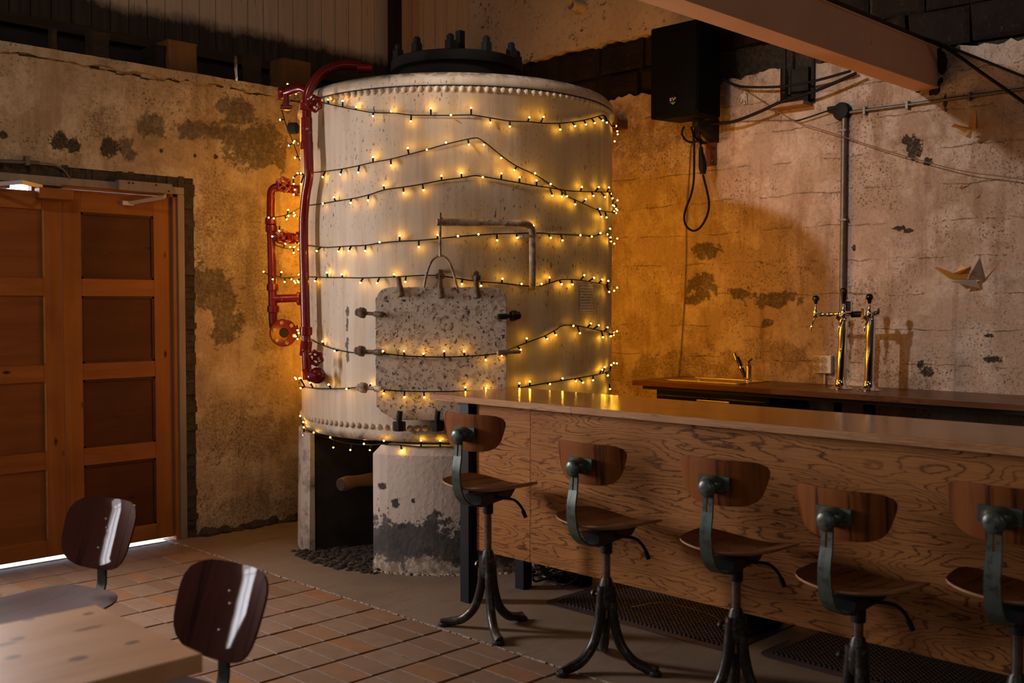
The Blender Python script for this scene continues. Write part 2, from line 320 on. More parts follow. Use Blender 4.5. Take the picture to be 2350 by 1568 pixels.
t = NT('table_top_pine', True); g = t.noise(1.0, 6, .6, .5, vec=t.vscale((1.2, 13, 1))); b = t.noise(3.0, 4, vec=t.vscale((1, 3, 1))); c = t.mix(t.rng(g, .35, .68), (.74, .42, .22), (.64, .34, .165)); c = t.mix(t.math('MULTIPLY', t.rng(b, .5, .7), .5), c, (.52, .23, .10))
kn = t.patches([(FL(x, y, .74), (rx, ry, .2)) for x, y, rx, ry in ((202, 1409, .012, .010), (205, 1442, .035, .008), (303, 1475, .018, .009), (40, 1467, .016, .010), (8, 1480, .03, .010), (178, 1512, .020, .012), (30, 1509, .016, .012), (66, 1422, .014, .010))], .35, 30); c = t.mix(t.math('MULTIPLY', kn, .8), c, (.10, .040, .022)); M['table_top'] = t.fin(c, .42, bump=g, bs=.08, bd=.002, Specular_IOR_Level=.3)
M['table'] = pine('table_pine', (.56, .275, .115), (.47, .215, .085), (.32, .125, .05), 0, 1.0, .42)
t = NT('floor_tile'); rn = t.n('ShaderNodeObjectInfo', out=5); off = t.comb(t.math('MULTIPLY', rn, 53), t.math('MULTIPLY', rn, 31), 0.0); p = t.n('ShaderNodeVectorMath', {0: t.P, 1: off}, operation='ADD')
a = t.noise(9, 6, .65, vec=p); b = t.noise(60, 5, .7, vec=p); ra = t.n('ShaderNodeTexWhiteNoise', {'W': t.math('MULTIPLY', rn, 91.0)}, noise_dimensions='1D')
c = t.mix(rn, (.175, .098, .056), (.225, .145, .098)); c = t.mix(t.rng(ra, .72, .95), c, (.25, .115, .050)); c = t.mix(t.math('MULTIPLY', t.rng(a, .4, .7), .6), c, (.135, .085, .060)); c = t.mix(t.math('MULTIPLY', t.rng(b, .5, .75), .35), c, (.13, .085, .06))
M['tile'] = t.fin(c, .68, Specular_IOR_Level=.22, bump=t.math('ADD', t.math('MULTIPLY', b, .4), a), bs=.25, bd=.006)
t = NT('concrete_floor'); a = t.noise(1.3, 6, .65); b = t.noise(45, 6, .75); s_ = t.noise(1.0, 5, .6, .8, vec=t.vscale((2.5, 7, 1))); c = t.mix(t.rng(a, .35, .68), (.205, .150, .108), (.150, .106, .074)); c = t.mix(t.math('MULTIPLY', t.rng(s_, .55, .72), .5), c, (.085, .058, .041)); c = t.mix(t.math('MULTIPLY', t.rng(b, .55, .75), .4), c, (.07, .05, .038))
M['floor'] = t.fin(c, .75, Specular_IOR_Level=.2, bump=b, bs=.3, bd=.006)
t = NT('joint_mortar'); xyz = t.sep(); b = t.noise(50, 5, .7); c = t.mix(t.rng(b, .4, .65), (.22, .165, .125), (.09, .06, .045)); M['joint'] = t.fin(c, .9, bump=b, bs=.5, bd=.006)
t = NT('lime_line'); b = t.noise(55, 6, .8); M['lime'] = t.fin(t.mix(t.rng(b, .42, .6), (.50, .43, .36), (.16, .11, .08)), .95, bump=b, bs=.8, bd=.01)
M['dirt'] = plain('dirt', (.036, .025, .018), .98, nz=.7, nscale=28)
M['rubber'] = plain('rubber_mat', (.017, .012, .024), .5, nz=.2, nscale=60)
def oak(name, c0, c1, line, sc, rough, contour):
    t = NT(name); rn = t.n('ShaderNodeObjectInfo', out=5); off = t.comb(t.math('MULTIPLY', rn, 17), t.math('MULTIPLY', rn, 29), t.math('MULTIPLY', rn, 7)); p = t.n('ShaderNodeVectorMath', {0: t.P, 1: off}, operation='ADD')
    f = t.noise(1.0, 2.5, .5, .35, vec=t.vscale(sc, p)); w_ = t.noise(1.0, 5, .65, vec=t.vscale((5, 5, 34), p)); f = t.math('ADD', t.math('MULTIPLY', f, contour), t.math('MULTIPLY', w_, 2.2))
    tri = t.math('PINGPONG', f, .5); ln = t.rng(tri, .15, .03); fine = t.noise(1.0, 4, .6, vec=t.vscale((6, 6, 190), p)); tone = t.noise(1.2, 3, vec=p)
    c = t.mix(t.rng(tone, .35, .65), c0, c1); c = t.mix(t.math('MULTIPLY', t.rng(fine, .42, .66), .55), c, tuple(x * .5 for x in c1)); c = t.mix(t.math('MULTIPLY', ln, t.rng(t.noise(3.0, 3, vec=p), .3, .6, .45, .95)), c, line)
    return t.fin(c, rough, bump=fine, bs=.06, bd=.002, Specular_IOR_Level=.18 if rough < .4 else .12)
M['oak_panel'] = oak('oak_veneer', (.37, .160, .048), (.30, .118, .033), (.060, .017, .006), (1.0, 1.0, 6.0), .62, 30.0)
M['oak_top'] = oak('oak_counter', (.44, .19, .052), (.37, .150, .040), (.24, .085, .022), (9.0, 1.4, 9.0), .16, 5.0)
M['oak_edge'] = oak('oak_edge_veneer', (.47, .26, .13), (.40, .20, .09), (.24, .11, .05), (2.0, .7, 14), .5, 6.0)
M['walnut'] = oak('back_counter_wood', (.135, .056, .022), (.100, .039, .015), (.055, .019, .008), (6.0, 1.2, 6.0), .30, 5.0)
M['black_steel'] = plain('black_steel', (.009, .010, .014), .45, nz=.1, Specular_IOR_Level=.3)
M['black_gloss'] = plain('black_gloss', (.008, .008, .009), .16)
M['black_plastic'] = plain('black_plastic', (.006, .006, .007), .6, Specular_IOR_Level=.2)
M['speaker'] = plain('speaker_coat', (.004, .005, .008), .9, nz=.25, nscale=180, Specular_IOR_Level=.1)
M['chrome'] = plain('chrome', (.86, .85, .86), .07, 1.0)
M['steel'] = plain('brushed_steel', (.55, .50, .46), .28, 1.0, nz=.1, nscale=60)
M['galv'] = plain('galvanised', (.17, .15, .14), .5, .8, nz=.2, nscale=30)
M['pole'] = plain('stool_pole_steel', (.22, .17, .15), .28, .9, nz=.5, nscale=20)
t = NT('green_enamel'); a = t.noise(30, 6, .75); b = t.noise(14, 5, .7); rn = t.n('ShaderNodeObjectInfo', out=5); c = t.mix(rn, (.050, .075, .062), (.085, .110, .090)); c = t.mix(t.rng(a, .52, .60), c, (.035, .030, .032)); c = t.mix(t.rng(b, .63, .69), c, (.22, .225, .21)); M['green'] = t.fin(c, .34, .35, bump=a, bs=.25, bd=.003)
t = NT('leg_enamel'); a = t.noise(22, 6, .75); c = t.mix(t.rng(a, .52, .62), (.030, .024, .022), (.07, .085, .07)); c = t.mix(t.rng(t.noise(40, 5), .62, .68), c, (.16, .10, .08)); M['leg'] = t.fin(c, .36, .4, bump=a, bs=.2, bd=.003)
def ply(name, c0, c1, c2, coat, rough, axis):
    t = NT(name); s = [26, 26, 26]; s[axis] = 1.3; rn = t.n('ShaderNodeObjectInfo', out=5); p = t.n('ShaderNodeVectorMath', {0: t.P, 1: t.comb(rn, t.math('MULTIPLY', rn, 5), t.math('MULTIPLY', rn, 3))}, operation='ADD')
    g = t.noise(1.0, 5, .6, .6, vec=t.vscale(tuple(s), p)); c = t.mix(t.rng(g, .35, .65), c0, c1); c = t.mix(t.rng(g, .54, .64), c, c2)
    return t.fin(c, rough, Coat_Weight=coat, Coat_Roughness=.05, Specular_IOR_Level=.1)
M['stool_back'] = ply('stool_back_ply', (.19, .058, .010), (.13, .036, .006), (.040, .010, .003), .06, .7, 2)
M['stool_seat'] = ply('stool_seat_ply', (.15, .053, .014), (.11, .036, .009), (.05, .016, .005), .05, .7, 0)
M['ply_edge'] = plain('ply_underside', (.30, .15, .07), .55, nz=.2)
M['chair_ply'] = ply('chair_ply', (.115, .030, .016), (.080, .020, .011), (.040, .010, .006), .6, .8, 2)
M['paper_orange'] = plain('paper_orange', (.66, .29, .05), .8)
M['paper_light'] = plain('paper_light', (.66, .44, .22), .8)
M['paper_pink'] = plain('paper_pink', (.56, .41, .34), .8)
t = NT('printed_paper'); xyz = t.sep(); fr = t.math('FRACT', t.math('MULTIPLY', xyz[2], 62.0)); wd = t.rng(t.noise(1.0, 2, vec=t.vscale((90, 90, 62))), .42, .46); ln = t.math('MULTIPLY', t.math('LESS_THAN', fr, .42), wd); M['note'] = t.fin(t.mix(t.math('MULTIPLY', ln, .7), (.60, .52, .46), (.12, .10, .10)), .75)
M['socket'] = plain('socket_white', (.62, .54, .47), .4)
M['socket_dark'] = plain('socket_shadow', (.38, .33, .28), .5)
M['grey_cable'] = plain('grey_cable', (.15, .12, .10), .6)
M['closer_metal'] = plain('closer_metal', (.50, .46, .44), .35, .6)
M['bracket_red'] = plain('bracket_red', (.085, .018, .014), .6)
M['ceiling'] = plain('ceiling_planks', (.05, .036, .026), .9, nz=.3, nscale=4)
M['white'] = plain('white_print', (.75, .77, .75), .5)
M['badge_green'] = plain('badge_green', (.10, .42, .07), .5)
t = NT('bulb'); t.b.inputs['Base Color'].default_value = (1, .7, .3, 1); t.b.inputs['Emission Color'].default_value = (1.0, .50, .035, 1); t.b.inputs['Emission Strength'].default_value = 130.0; M['bulb'] = t.m
BULB_COL = (1.0, .35, .006)
t = NT('window_glass'); t.b.inputs['Transmission Weight'].default_value = 1.0; t.b.inputs['Roughness'].default_value = .02; t.b.inputs['IOR'].default_value = 1.05; M['glass'] = t.m
t = NT('lamp_glow'); t.b.inputs['Emission Color'].default_value = (1, .80, .60, 1); t.b.inputs['Emission Strength'].default_value = 12.0; M['lamp_glow'] = t.m

# ================================================================== THE SETTING
X0, X1, Y0, ZC = -4.5, 7.05, -3.0, 4.45
floor = struct(build('floor', MB().box(X0, X1, Y0, 7.5, -.25, -.012), M['dirt']), 'brick tile floor beside a strip of grey screed')
EDGE = 3.112
build('screed', MB().box(EDGE, X1, Y0, YL + .1, -.012, 0), M['floor'], floor)
# ---- floor tiles: rows .2445 deep, bricks .118 wide; the ones the photo shows best are single parts
TWX, TWY = .118, .2445
def tile_mesh(seed):
    r = random.Random(seed); hx, hy = TWX / 2 - .0034, TWY / 2 - .0060; b = MB(); ch = .0035
    j = lambda: r.uniform(-.0012, .0012)
    base = [(sx * hx + j(), sy * hy + j()) for sx, sy in ((-1, -1), (1, -1), (1, 1), (-1, 1))]
    v = [(x, y, -.012) for x, y in base] + [(x, y, -ch) for x, y in base] + [(x * (1 - ch / hx), y * (1 - ch / hy), j() * .8) for x, y in base]
    b.add(v, [(8, 9, 10, 11)] + [(i, (i + 1) % 4, 4 + (i + 1) % 4, 4 + i) for i in range(4)] + [(4 + i, 4 + (i + 1) % 4, 8 + (i + 1) % 4, 8 + i) for i in range(4)])
    return mesh_of('tile', b, M['tile'])
tmeshes = [tile_mesh(i) for i in range(6)]
cells = []
for k in range(0, 40):
    for j in range(-16, 13):
        cx, cy = EDGE - TWX * (k + .5), 3.0305 + TWY * (j + .5)
        if cy > YL - .02: continue
        d = (Vector((cx, cy, 0)) - CAM).dot(FW); vis = 0
        if d > .5:
            x, y = pix((cx, cy, 0)); hid = x < 470 and y > 1385 + (x - 215) * .42 and y > 1400
            if -40 < x < 2390 and y < 1600 and not hid: vis = 1 / d ** 3
        cells.append((vis, cx, cy))
cells.sort(key=lambda c: -c[0])
far = MB(); joint = MB()
for i, (vis, cx, cy) in enumerate(cells):
    joint.box(cx - TWX / 2 - .0040, cx - TWX / 2 + .0040, cy - TWY / 2 + .006, cy + TWY / 2 - .006, -.012, -.0012)
    if vis > 0 and i < 290:
        o = put('tile', tmeshes[random.randrange(6)], floor, (cx, cy, random.uniform(-.0016, .0006)))
    else:
        far.box(cx - TWX / 2 + .004, cx + TWX / 2 - .004, cy - TWY / 2 + .0036, cy + TWY / 2 - .0036, -.012, -.0006)
o = build('tile_field', far, M['tile'], floor); o['kind'] = 'stuff'
o = build('mortar_joints', joint, M['joint'], floor); o['kind'] = 'stuff'
lime = MB()
for k in range(120):
    y = .6 + k * .045; wd = random.uniform(.004, .011); xo = random.uniform(-.003, .004)
    lime.box(EDGE + xo - wd / 2, EDGE + xo + wd / 2, y, y + random.uniform(.025, .046), -.01, random.uniform(.001, .0035))
o = build('lime_seam', lime, M['lime'], floor); o['kind'] = 'stuff'
# ---- left wall with the doorway and the windows beyond the frame
DX0, DX1, DZ = 1.66, 3.288, 2.235
wl = MB()
def slabs(xa, xb, za, zb): wl.box(xa, xb, YL, 6.42, za, zb)
W1, W2 = (1.09, 1.59), (-1.58, -.52)
slabs(X0, W2[0], 0, 2.88); slabs(W2[0], W2[1], 0, .92); slabs(W2[0], W2[1], 2.48, 2.88); slabs(W2[1], W1[0], 0, 2.88)
slabs(W1[0], W1[1], 0, .92); slabs(W1[0], W1[1], 2.48, 2.88); slabs(W1[1], DX0, 0, 2.88); slabs(DX0, DX1, DZ, 2.88); slabs(DX1, X1, 0, 2.88)
wall_left = struct(build('wall_left', wl, M['plaster_left']), 'stained cream plaster wall with the wooden double door')
cap = MB(); xs = [X0 + .05 * i for i in range(int((X1 - X0) / .05))]
rr = random.Random(3); prev = (2.835, .012)
for x in xs:
    nx = (2.832 + rr.uniform(-.014, .012), .010 + rr.uniform(-.003, .012))
    cap.hull8([(x, YL - prev[1], prev[0]), (x + .05, YL - nx[1], nx[0]), (x + .05, YL + .2, nx[0]), (x, YL + .2, prev[0])],
              [(x, YL - prev[1] + .004, 2.884), (x + .05, YL - nx[1] + .004, 2.884), (x + .05, YL + .2, 2.884), (x, YL + .2, 2.884)]); prev = nx
build('wall_cap', cap, M['plaster_left'], wall_left)
cr = MB(); rr = random.Random(31)
for x in xs:
    if rr.random() < .93: z = 2.818 + .012 * math.sin(x * 6) + rr.uniform(-.008, .008); h = rr.uniform(.002, .011); cr.hull8([(x, YL - .004, z), (x + .05, YL - .004, z + rr.uniform(-.006, .006)), (x + .05, YL + .02, z), (x, YL + .02, z)], [(x, YL - .004, z + h), (x + .05, YL - .004, z + h * rr.uniform(.6, 1.6)), (x + .05, YL + .02, z + h), (x, YL + .02, z + h)])
build('cap_crack', cr, M['soot_and_shade'], wall_left)['kind'] = 'stuff'
base = MB()
for i in range(60):
    x = 3.3 + i * .045; h = rr.uniform(.015, .06); d = rr.uniform(.02, .07)
    base.ball((x, YL, 0), .05, 7, 5, (1.0, d / .05, h / .05))
o = build('dirt_line', base, M['dirt'], wall_left); o['kind'] = 'stuff'
for i, (a, b) in enumerate((W1, W2)):
    wn = struct(bpy.data.objects.new('window_%d' % (i + 1), None)); col.objects.link(wn); wn.location = (a, YL, .92)
    f = MB()
    for q in (a, (a + b) / 2 - .025, b - .05): f.box(q, q + .05, YL + .16, YL + .22, .92, 2.48)
    for z in (.92, 1.68, 2.43): f.box(a, b, YL + .16, YL + .22, z, z + .05)
    build('window_frame', f, M['jamb'], wn); build('pane', MB().box(a, b, YL + .185, YL + .19, .92, 2.48), M['glass'], wn)
struct(build('ground_outside', MB().box(-8, 9, 6.42, 16, -.2, -.02), M['socket']))
struct(build('added_sill', MB().box(1.66, 3.29, YL + .05, 6.44, -.05, -.006), M['socket']))  # unseen pale slab added to brighten the gap under the door
# ---- loft opening above the left wall, boarded wall behind it
wall_back = struct(build('wall_back', MB().box(X0, X1 + .4, YB + .03, YB + .18, 2.5, ZC), M['soot_and_shade']), 'boarded wall above the plaster wall, pale above and sooty below')
struct(build('loft_floor', MB().box(X0, X1 + .4, 6.30, YB + .1, 2.55, 2.86), M['soot_and_shade']))
PW = .1375; pm = mesh_of('plank', MB().box(.002, PW - .002, 0, .025, 0, ZC - 3.375), M['boards'])
nb = int((XR - 1.2) / PW) + 1
pmeshes = []
for k in range(nb):
    x = XR - (k + 1) * PW; dz = random.uniform(-.012, .012)
    b = MB().box(x + .004, x + PW - .004, YB + random.uniform(-.003, .003), YB + .028, 3.375 + dz, ZC)
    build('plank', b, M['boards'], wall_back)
build('sill_beam', MB().box(.8, XR, YB - .06, YB + .04, 3.30, 3.37), M['timber_dark'], wall_back, bevel=.006)
# stubs of timber and stone standing on the wall top
def stub(name, x0, x1, y_top, off, mat, label, cat, depth=.2, skew=0.0):
    a = LW(x0, 150, off); b = LW(x1, 150, off); z = LW((x0 + x1) / 2, y_top, off).z
    m = MB(); y = a.y; n = 5
    rows = []
    for i in range(n + 1):
        tt = i / n; zz = 2.884 + (z - 2.884) * tt; j = [random.uniform(-.006, .006) for _ in range(4)]
        rows.append([(a.x + j[0] + skew * tt, y + j[1], zz), (b.x + j[2] + skew * tt, y + j[3], zz), (b.x + j[2], y + depth, zz), (a.x + j[0], y + depth, zz)])
    for i in range(n): m.hull8(rows[i], rows[i + 1])
    for r_ in rows: pass
    base_ = ((a.x + b.x) / 2, y + depth / 2, 2.884)
    return tag(build(name, m, mat, origin=base_), label, cat)
stub('timber_stub', 388, 452, 96, -.06, M['timber'], 'ochre timber block standing on the left wall top, centre of the ledge', 'timber block', .16)
stub('stone_lump', 357, 380, 104, -.09, M['stone'], 'pale limewashed stone lump on the wall top beside the ochre timber block', 'stone', .2)
stub('timber_post', 214, 251, 74, -.16, M['timber_dark'], 'dark timber post in the loft gap left of the ochre block', 'post', .1)
stub('timber_post', 122, 132, 66, -.16, M['timber_dark'], 'thin dark upright in the loft gap at the far left', 'post', .06)
stub('timber_post', 574, 601, 128, -.16, M['timber_dark'], 'dark timber post in the loft gap right of the ochre block', 'post', .1)
stub('timber_stub', 650, 712, 138, -.08, M['timber'], 'dim ochre timber block on the wall top beside the red pipe', 'timber block', .16)
stub('metal_strip', 539, 544, 128, -.22, M['steel'], 'thin bright metal strip upright in the loft gap', 'metal strip', .01)
# ---- right wall: plaster to z 3.12 with a notch, a course of dark stone blocks, pale concrete above
pr = []; y = Y0; rr = random.Random(11)
top = lambda y: 3.13 + .02 * math.sin(y * 5) + rr.uniform(-.022, .016) - (.05 if y < 3 else 0)
while y < 7.5:
    if 3.755 < y < 4.03: pr.append((y, 2.868 + rr.uniform(-.004, .004)))
    else: pr.append((y, top(y)))
    y += .04
pr = sorted(pr + [(3.754, top(3.75)), (3.756, 2.868), (4.029, 2.868), (4.031, top(4.03))])
wall_right = struct(build('wall_right', MB().prism([(XR, a, b) for a, b in pr] + [(XR, 7.5, 0), (XR, Y0, 0)], (.12, 0, 0)), M['plaster_right']), 'stained pinkish plaster wall behind the bar')
build('masonry_core', MB().box(XR + .10, X1 + .4, Y0, 7.5, 2.5, ZC), M['mortar'], wall_right)
build('outer_leaf', MB().box(XR + .12, X1 + .4, Y0, 7.5, -.2, 2.6), M['mortar'], wall_right)
rr = random.Random(5)
for row, (za, zb) in enumerate(((3.115, 3.345), (3.365, 3.60))):
    y = 1.4 - row * .21
    while y < 7.3:
        L = rr.uniform(.36, .52); p = rr.uniform(.0, .05)
        if not (row == 0 and 3.5 < y + L / 2 < 4.7):
            b = MB(); x = XR + .025 + p; j = lambda s=.014: rr.uniform(-s, s)
            f = [(x + j(), y + .012 + j(), za + j()), (x + j(), y + L - .012 + j(), za + j()), (x + j(), y + L - .012 + j(), zb + j()), (x + j(), y + .012 + j(), zb + j())]
            g = [(x + .2, q[1], q[2]) for q in f]; fm = [(q[0] - .014, q[1] + (.03 if i in (0, 3) else -.03), q[2] + (.025 if i < 2 else -.025)) for i, q in enumerate(f)]
            b.hull8(g, f); b.hull8(f, fm); build('stone_block', b, M['stone'], wall_right)
        y += L
pr = []; y = Y0
while y < 7.4: pr.append((y, 3.612 + rr.uniform(-.02, .02))); y += .05
build('upper_render', MB().prism([(XR, a, b) for a, b in pr] + [(XR, 7.4, ZC), (XR, Y0, ZC)], (.12, 0, 0)), M['concrete_upper'], wall_right)
# ---- the rest of the room
struct(build('ceiling', MB().box(X0, X1 + .4, Y0, 7.5, ZC, ZC + .2), M['ceiling']))
M['dim_wall'] = plain('dim_wall', (.07, .052, .040), .9, nz=.3, nscale=3)
struct(build('wall_near', MB().box(X0 - .3, X0, Y0, 7.5, -.2, ZC + .2), M['dim_wall']))
struct(build('wall_front', MB().box(X0, X1 + .4, Y0 - .3, Y0, -.2, ZC + .2), M['dim_wall']))
struct(build('loft_end', MB().box(X0 - .2, X0 + .02, 6.3, 7.5, 2.5, ZC), M['soot_and_shade']))
def frame_of(name, boxes, label):
    o = struct(bpy.data.objects.new(name, None), label); col.objects.link(o); o.location = boxes[0][0:6:2]
    for b in boxes: build('window_frame', MB().box(*b), M['jamb'], o)
frame_of('window_3', [(X0, X0 + .08, -.55, -.50, 1.1, 2.7), (X0, X0 + .08, 3.30, 3.35, 1.1, 2.7), (X0, X0 + .08, -.55, 3.35, 1.08, 1.14), (X0, X0 + .08, -.55, 3.35, 2.66, 2.72)] + [(X0, X0 + .08, y, y + .04, 1.1, 2.7) for y in (.75, 2.05)], 'long window band in the wall behind the camera')
frame_of('window_4', [(-.10, -.05, Y0, Y0 + .08, 2.9, 4.0), (1.85, 1.90, Y0, Y0 + .08, 2.9, 4.0), (-.10, 1.90, Y0, Y0 + .08, 2.89, 2.95), (-.10, 1.90, Y0, Y0 + .08, 3.95, 4.01)], 'high window behind the camera')
# ---- the lamp up under the ceiling, out of the picture to the upper left
lt = thing('ceiling_spotlight', 'black ceiling spotlight hanging above the tables', 'lamp', (1.0, 4.45, ZC))
build('stem', MB().cyl((1.0, 4.45, ZC), (1.0, 4.45, 4.05), .012), M['black_steel'], lt, 40)
dirn = Vector((5.8, -1.85, -1.9)).normalized(); c0 = Vector((1.0, 4.45, 3.98))
build('housing', MB().lathe([(.03, -.16), (.07, -.15), (.085, -.02), (.095, .06), (.09, .06), (.08, -.02), (.02, -.03)], c0, dirn, 24, False), M['black_steel'], lt, 40)
ld = bpy.data.lights.new('spot_beam', 'SPOT'); ld.energy = 560; ld.color = (1.0, .86, .76); ld.spot_size = math.radians(44); ld.spot_blend = .6; ld.shadow_soft_size = .09
lo = bpy.data.objects.new('spot_beam', ld); col.objects.link(lo); lo.location = c0 + dirn * .08; lo.rotation_euler = dirn.to_track_quat('-Z', 'Y').to_euler()
lt2 = thing('ceiling_spotlight', 'added black ceiling spotlight giving fill light to the door wall', 'lamp', (.7, 3.9, ZC)); d2_ = Vector((1.7, 1.5, -.9)).normalized(); c2 = Vector((.7, 3.9, 3.98))  # unseen spotlight added to brighten the door wall and the boards
build('stem', MB().cyl((.7, 3.9, ZC), (.7, 3.9, 4.05), .012), M['black_steel'], lt2, 40)
build('housing', MB().lathe([(.03, -.16), (.07, -.15), (.085, -.02), (.095, .06), (.09, .06), (.08, -.02), (.02, -.03)], c2, d2_, 24, False), M['black_steel'], lt2, 40)
ld2 = bpy.data.lights.new('spot_beam', 'SPOT'); ld2.energy = 72; ld2.color = (1.0, .82, .62); ld2.spot_size = math.radians(130); ld2.spot_blend = .8; ld2.shadow_soft_size = .09
lo2 = bpy.data.objects.new('spot_beam', ld2); col.objects.link(lo2); lo2.location = c2 + d2_ * .08; lo2.rotation_euler = d2_.to_track_quat('-Z', 'Y').to_euler()

# ---- doors
def door_leaf(name, xa, xb, hinge_right, label):
    o = struct(bpy.data.objects.new(name, None), label); col.objects.link(o); o.location = ((xa + xb) / 2, YL + .045, 0)
    ya, yb = YL + .03, YL + .062; sl, sr = (.108, .112)
    bot = .019
    top = 2.112 if hinge_right else 2.090
    build('stile', MB().box(xa, xa + sl, ya, yb, bot, top), M['door_frame_v'], o, bevel=.003)
    build('stile', MB().box(xb - sr, xb, ya, yb, bot, top), M['door_frame_v'], o, bevel=.003)
    zs = [(bot, .115), (.517, .618), (1.016, 1.112), (1.503, 1.604), (1.988, top)]
    for za, zb in zs: build('rail', MB().box(xa + sl, xb - sr, ya, yb, za, zb), M['door_frame_h'], o, bevel=.003)
    for (a, b), (c, d) in zip(zs, zs[1:]):
        if hinge_right:
            build('panel', MB().box(xa + sl - .01, xb - sr + .01, ya + .014, yb - .004, b - .01, c + .01), M['door_panel'], o)
            mo = MB(); e = .012; xa_, xb_ = xa + sl, xb - sr
            for q in ((xa_, xa_ + e, b, c), (xb_ - e, xb_, b, c), (xa_, xb_, b, b + e), (xa_, xb_, c - e, c)): mo.box(q[0], q[1], ya + .006, ya + .016, q[2], q[3])
            build('moulding', mo, M['door_panel'], o)
        else:
            build('panel', MB().box(xa + sl - .01, xb - sr + .01, ya + .008, yb - .004, b - .01, c + .01), M['door_panel_light'], o)
            build('moulding', MB().box(xb - sr, xb - sr + .010, ya - .006, ya + .002, b + .008, c - .008), M['ply_edge'], o)
    return o
d1 = door_leaf('door_1', 2.4870, 3.150, True, 'right leaf of the pine double door with dark recessed panels')
d2 = door_leaf('door_2', 1.822, 2.4852, False, 'left leaf of the pine double door with flush grained panels')
fr = struct(bpy.data.objects.new('trim_1', None), 'grey painted door frame around the double door'); col.objects.link(fr); fr.location = (2.486, YL + .03, 0)
build('jamb', MB().box(3.152, 3.178, YL + .005, YL + .12, 0, 2.135), M['door_frame_v'], fr)
build('jamb', MB().box(3.178, 3.222, YL - .008, YL + .13, 0, 2.1295), M['jamb'], fr, bevel=.004)
build('jamb', MB().box(1.74, 1.82, YL - .008, YL + .13, 0, 2.1295), M['jamb'], fr, bevel=.004)
build('header', MB().box(1.74, 3.222, YL - .008, YL + .13, 2.130, 2.174), M['jamb'], fr, bevel=.004)
build('header_lip', MB().box(2.486, 3.178, YL + .005, YL + .12, 2.114, 2.1295), M['door_frame_h'], fr)
build('header_lip', MB().box(2.335, 2.485, YL + .07, YL + .12, 2.092, 2.1295), M['door_frame_h'], fr); build('header_lip', MB().box(1.82, 2.195, YL + .005, YL + .12, 2.092, 2.1295), M['door_frame_h'], fr)
mt = MB(); rr = random.Random(9)
n = 60
for i in range(n):       # dark rough mortar filling between frame and plaster
    z0, z1 = DZ * i / n, DZ * (i + 1) / n; e = rr.uniform(-.006, .012); mt.box(3.222, DX1 + e, YL + rr.uniform(-.004, .01), YL + .3, z0, z1)
for i in range(44):
    xa, xb = DX0 + (3.222 - DX0) * i / 44, DX0 + (3.222 - DX0) * (i + 1) / 44; mt.box(xa, xb, YL + rr.uniform(-.004, .01), YL + .3, 2.174, DZ + rr.uniform(-.006, .01))
mt.box(DX0, 1.74, YL, YL + .3, 0, DZ)
tm = NT('dark_mortar'); q = tm.noise(30, 6, .7); tm.fin(tm.mix(tm.rng(q, .35, .7), (.022, .015, .011), (.075, .052, .038)), .95, bump=q, bs=.7, bd=.015)
struct(build('trim_2', mt, tm.m), 'dark crumbling mortar strip around the door frame')
# door closers with their arms
def closer(name, label, xa, xb, za, zb, mat, arm):
    o = thing(name, label, 'door closer', ((xa + xb) / 2, YL - .02, za))
    build('body', MB().box(xa, xb, YL - .045, YL + .028, za, zb), mat, o, bevel=.004)
    m = MB(); m.tube(arm, (lambda t: (.011, .003)), 4, 0, flat=(0, 0, 1)); build('arm', m, M['closer_metal'], o)
    p = arm[-1]; build('shoe', MB().box(p[0] - .035, p[0] + .035, p[1] - .004, YL + .032, p[2] - .012, p[2] + .014), M['closer_metal'], o, bevel=.002)
    return o
c_ = closer('door_closer', 'long pale door closer on the frame above the right leaf', 2.79, 3.125, 2.125, 2.185, M['jamb'], [(3.09, YL - .03, 2.118), (3.06, YL - .06, 2.10), (2.87, YL + .01, 2.055)])
for x in (2.85, 2.875, 3.02, 3.10):
    build('screw', MB().cyl((x, YL - .049, 2.17 - .03 * (x > 3.05)), (x, YL - .044, 2.17 - .03 * (x > 3.05)), .006, 8), M['black_steel'], c_)
closer('door_closer', 'brown door closer box on the meeting edge of the left leaf', 2.335, 2.525, 2.045, 2.105, M['door_frame_h'], [(2.36, YL - .02, 2.11), (2.22, YL - .10, 2.118), (2.08, YL + .0, 2.10)])
# surface conduit and flex above the door
o = thing('door_conduit', 'short grey electrical conduit with a loose flex above the door', 'conduit', LW(0, 375))
build('pipe', MB().tube([LW(-80, 362, .02), LW(0, 370, .02), LW(90, 374, .02)], .011, 10, 0), M['galv'], o, 40)
build('flex', MB().tube([LW(88, 374, .02), LW(115, 376, .015), LW(143, 388, .02), LW(162, 411, .01)], .005, 6), M['grey_cable'], o, 60)
build('clip', MB().box(LW(58, 366).x - .012, LW(58, 366).x + .012, YL - .035, YL, LW(58, 370).z - .025, LW(58, 370).z + .025), M['galv'], o)
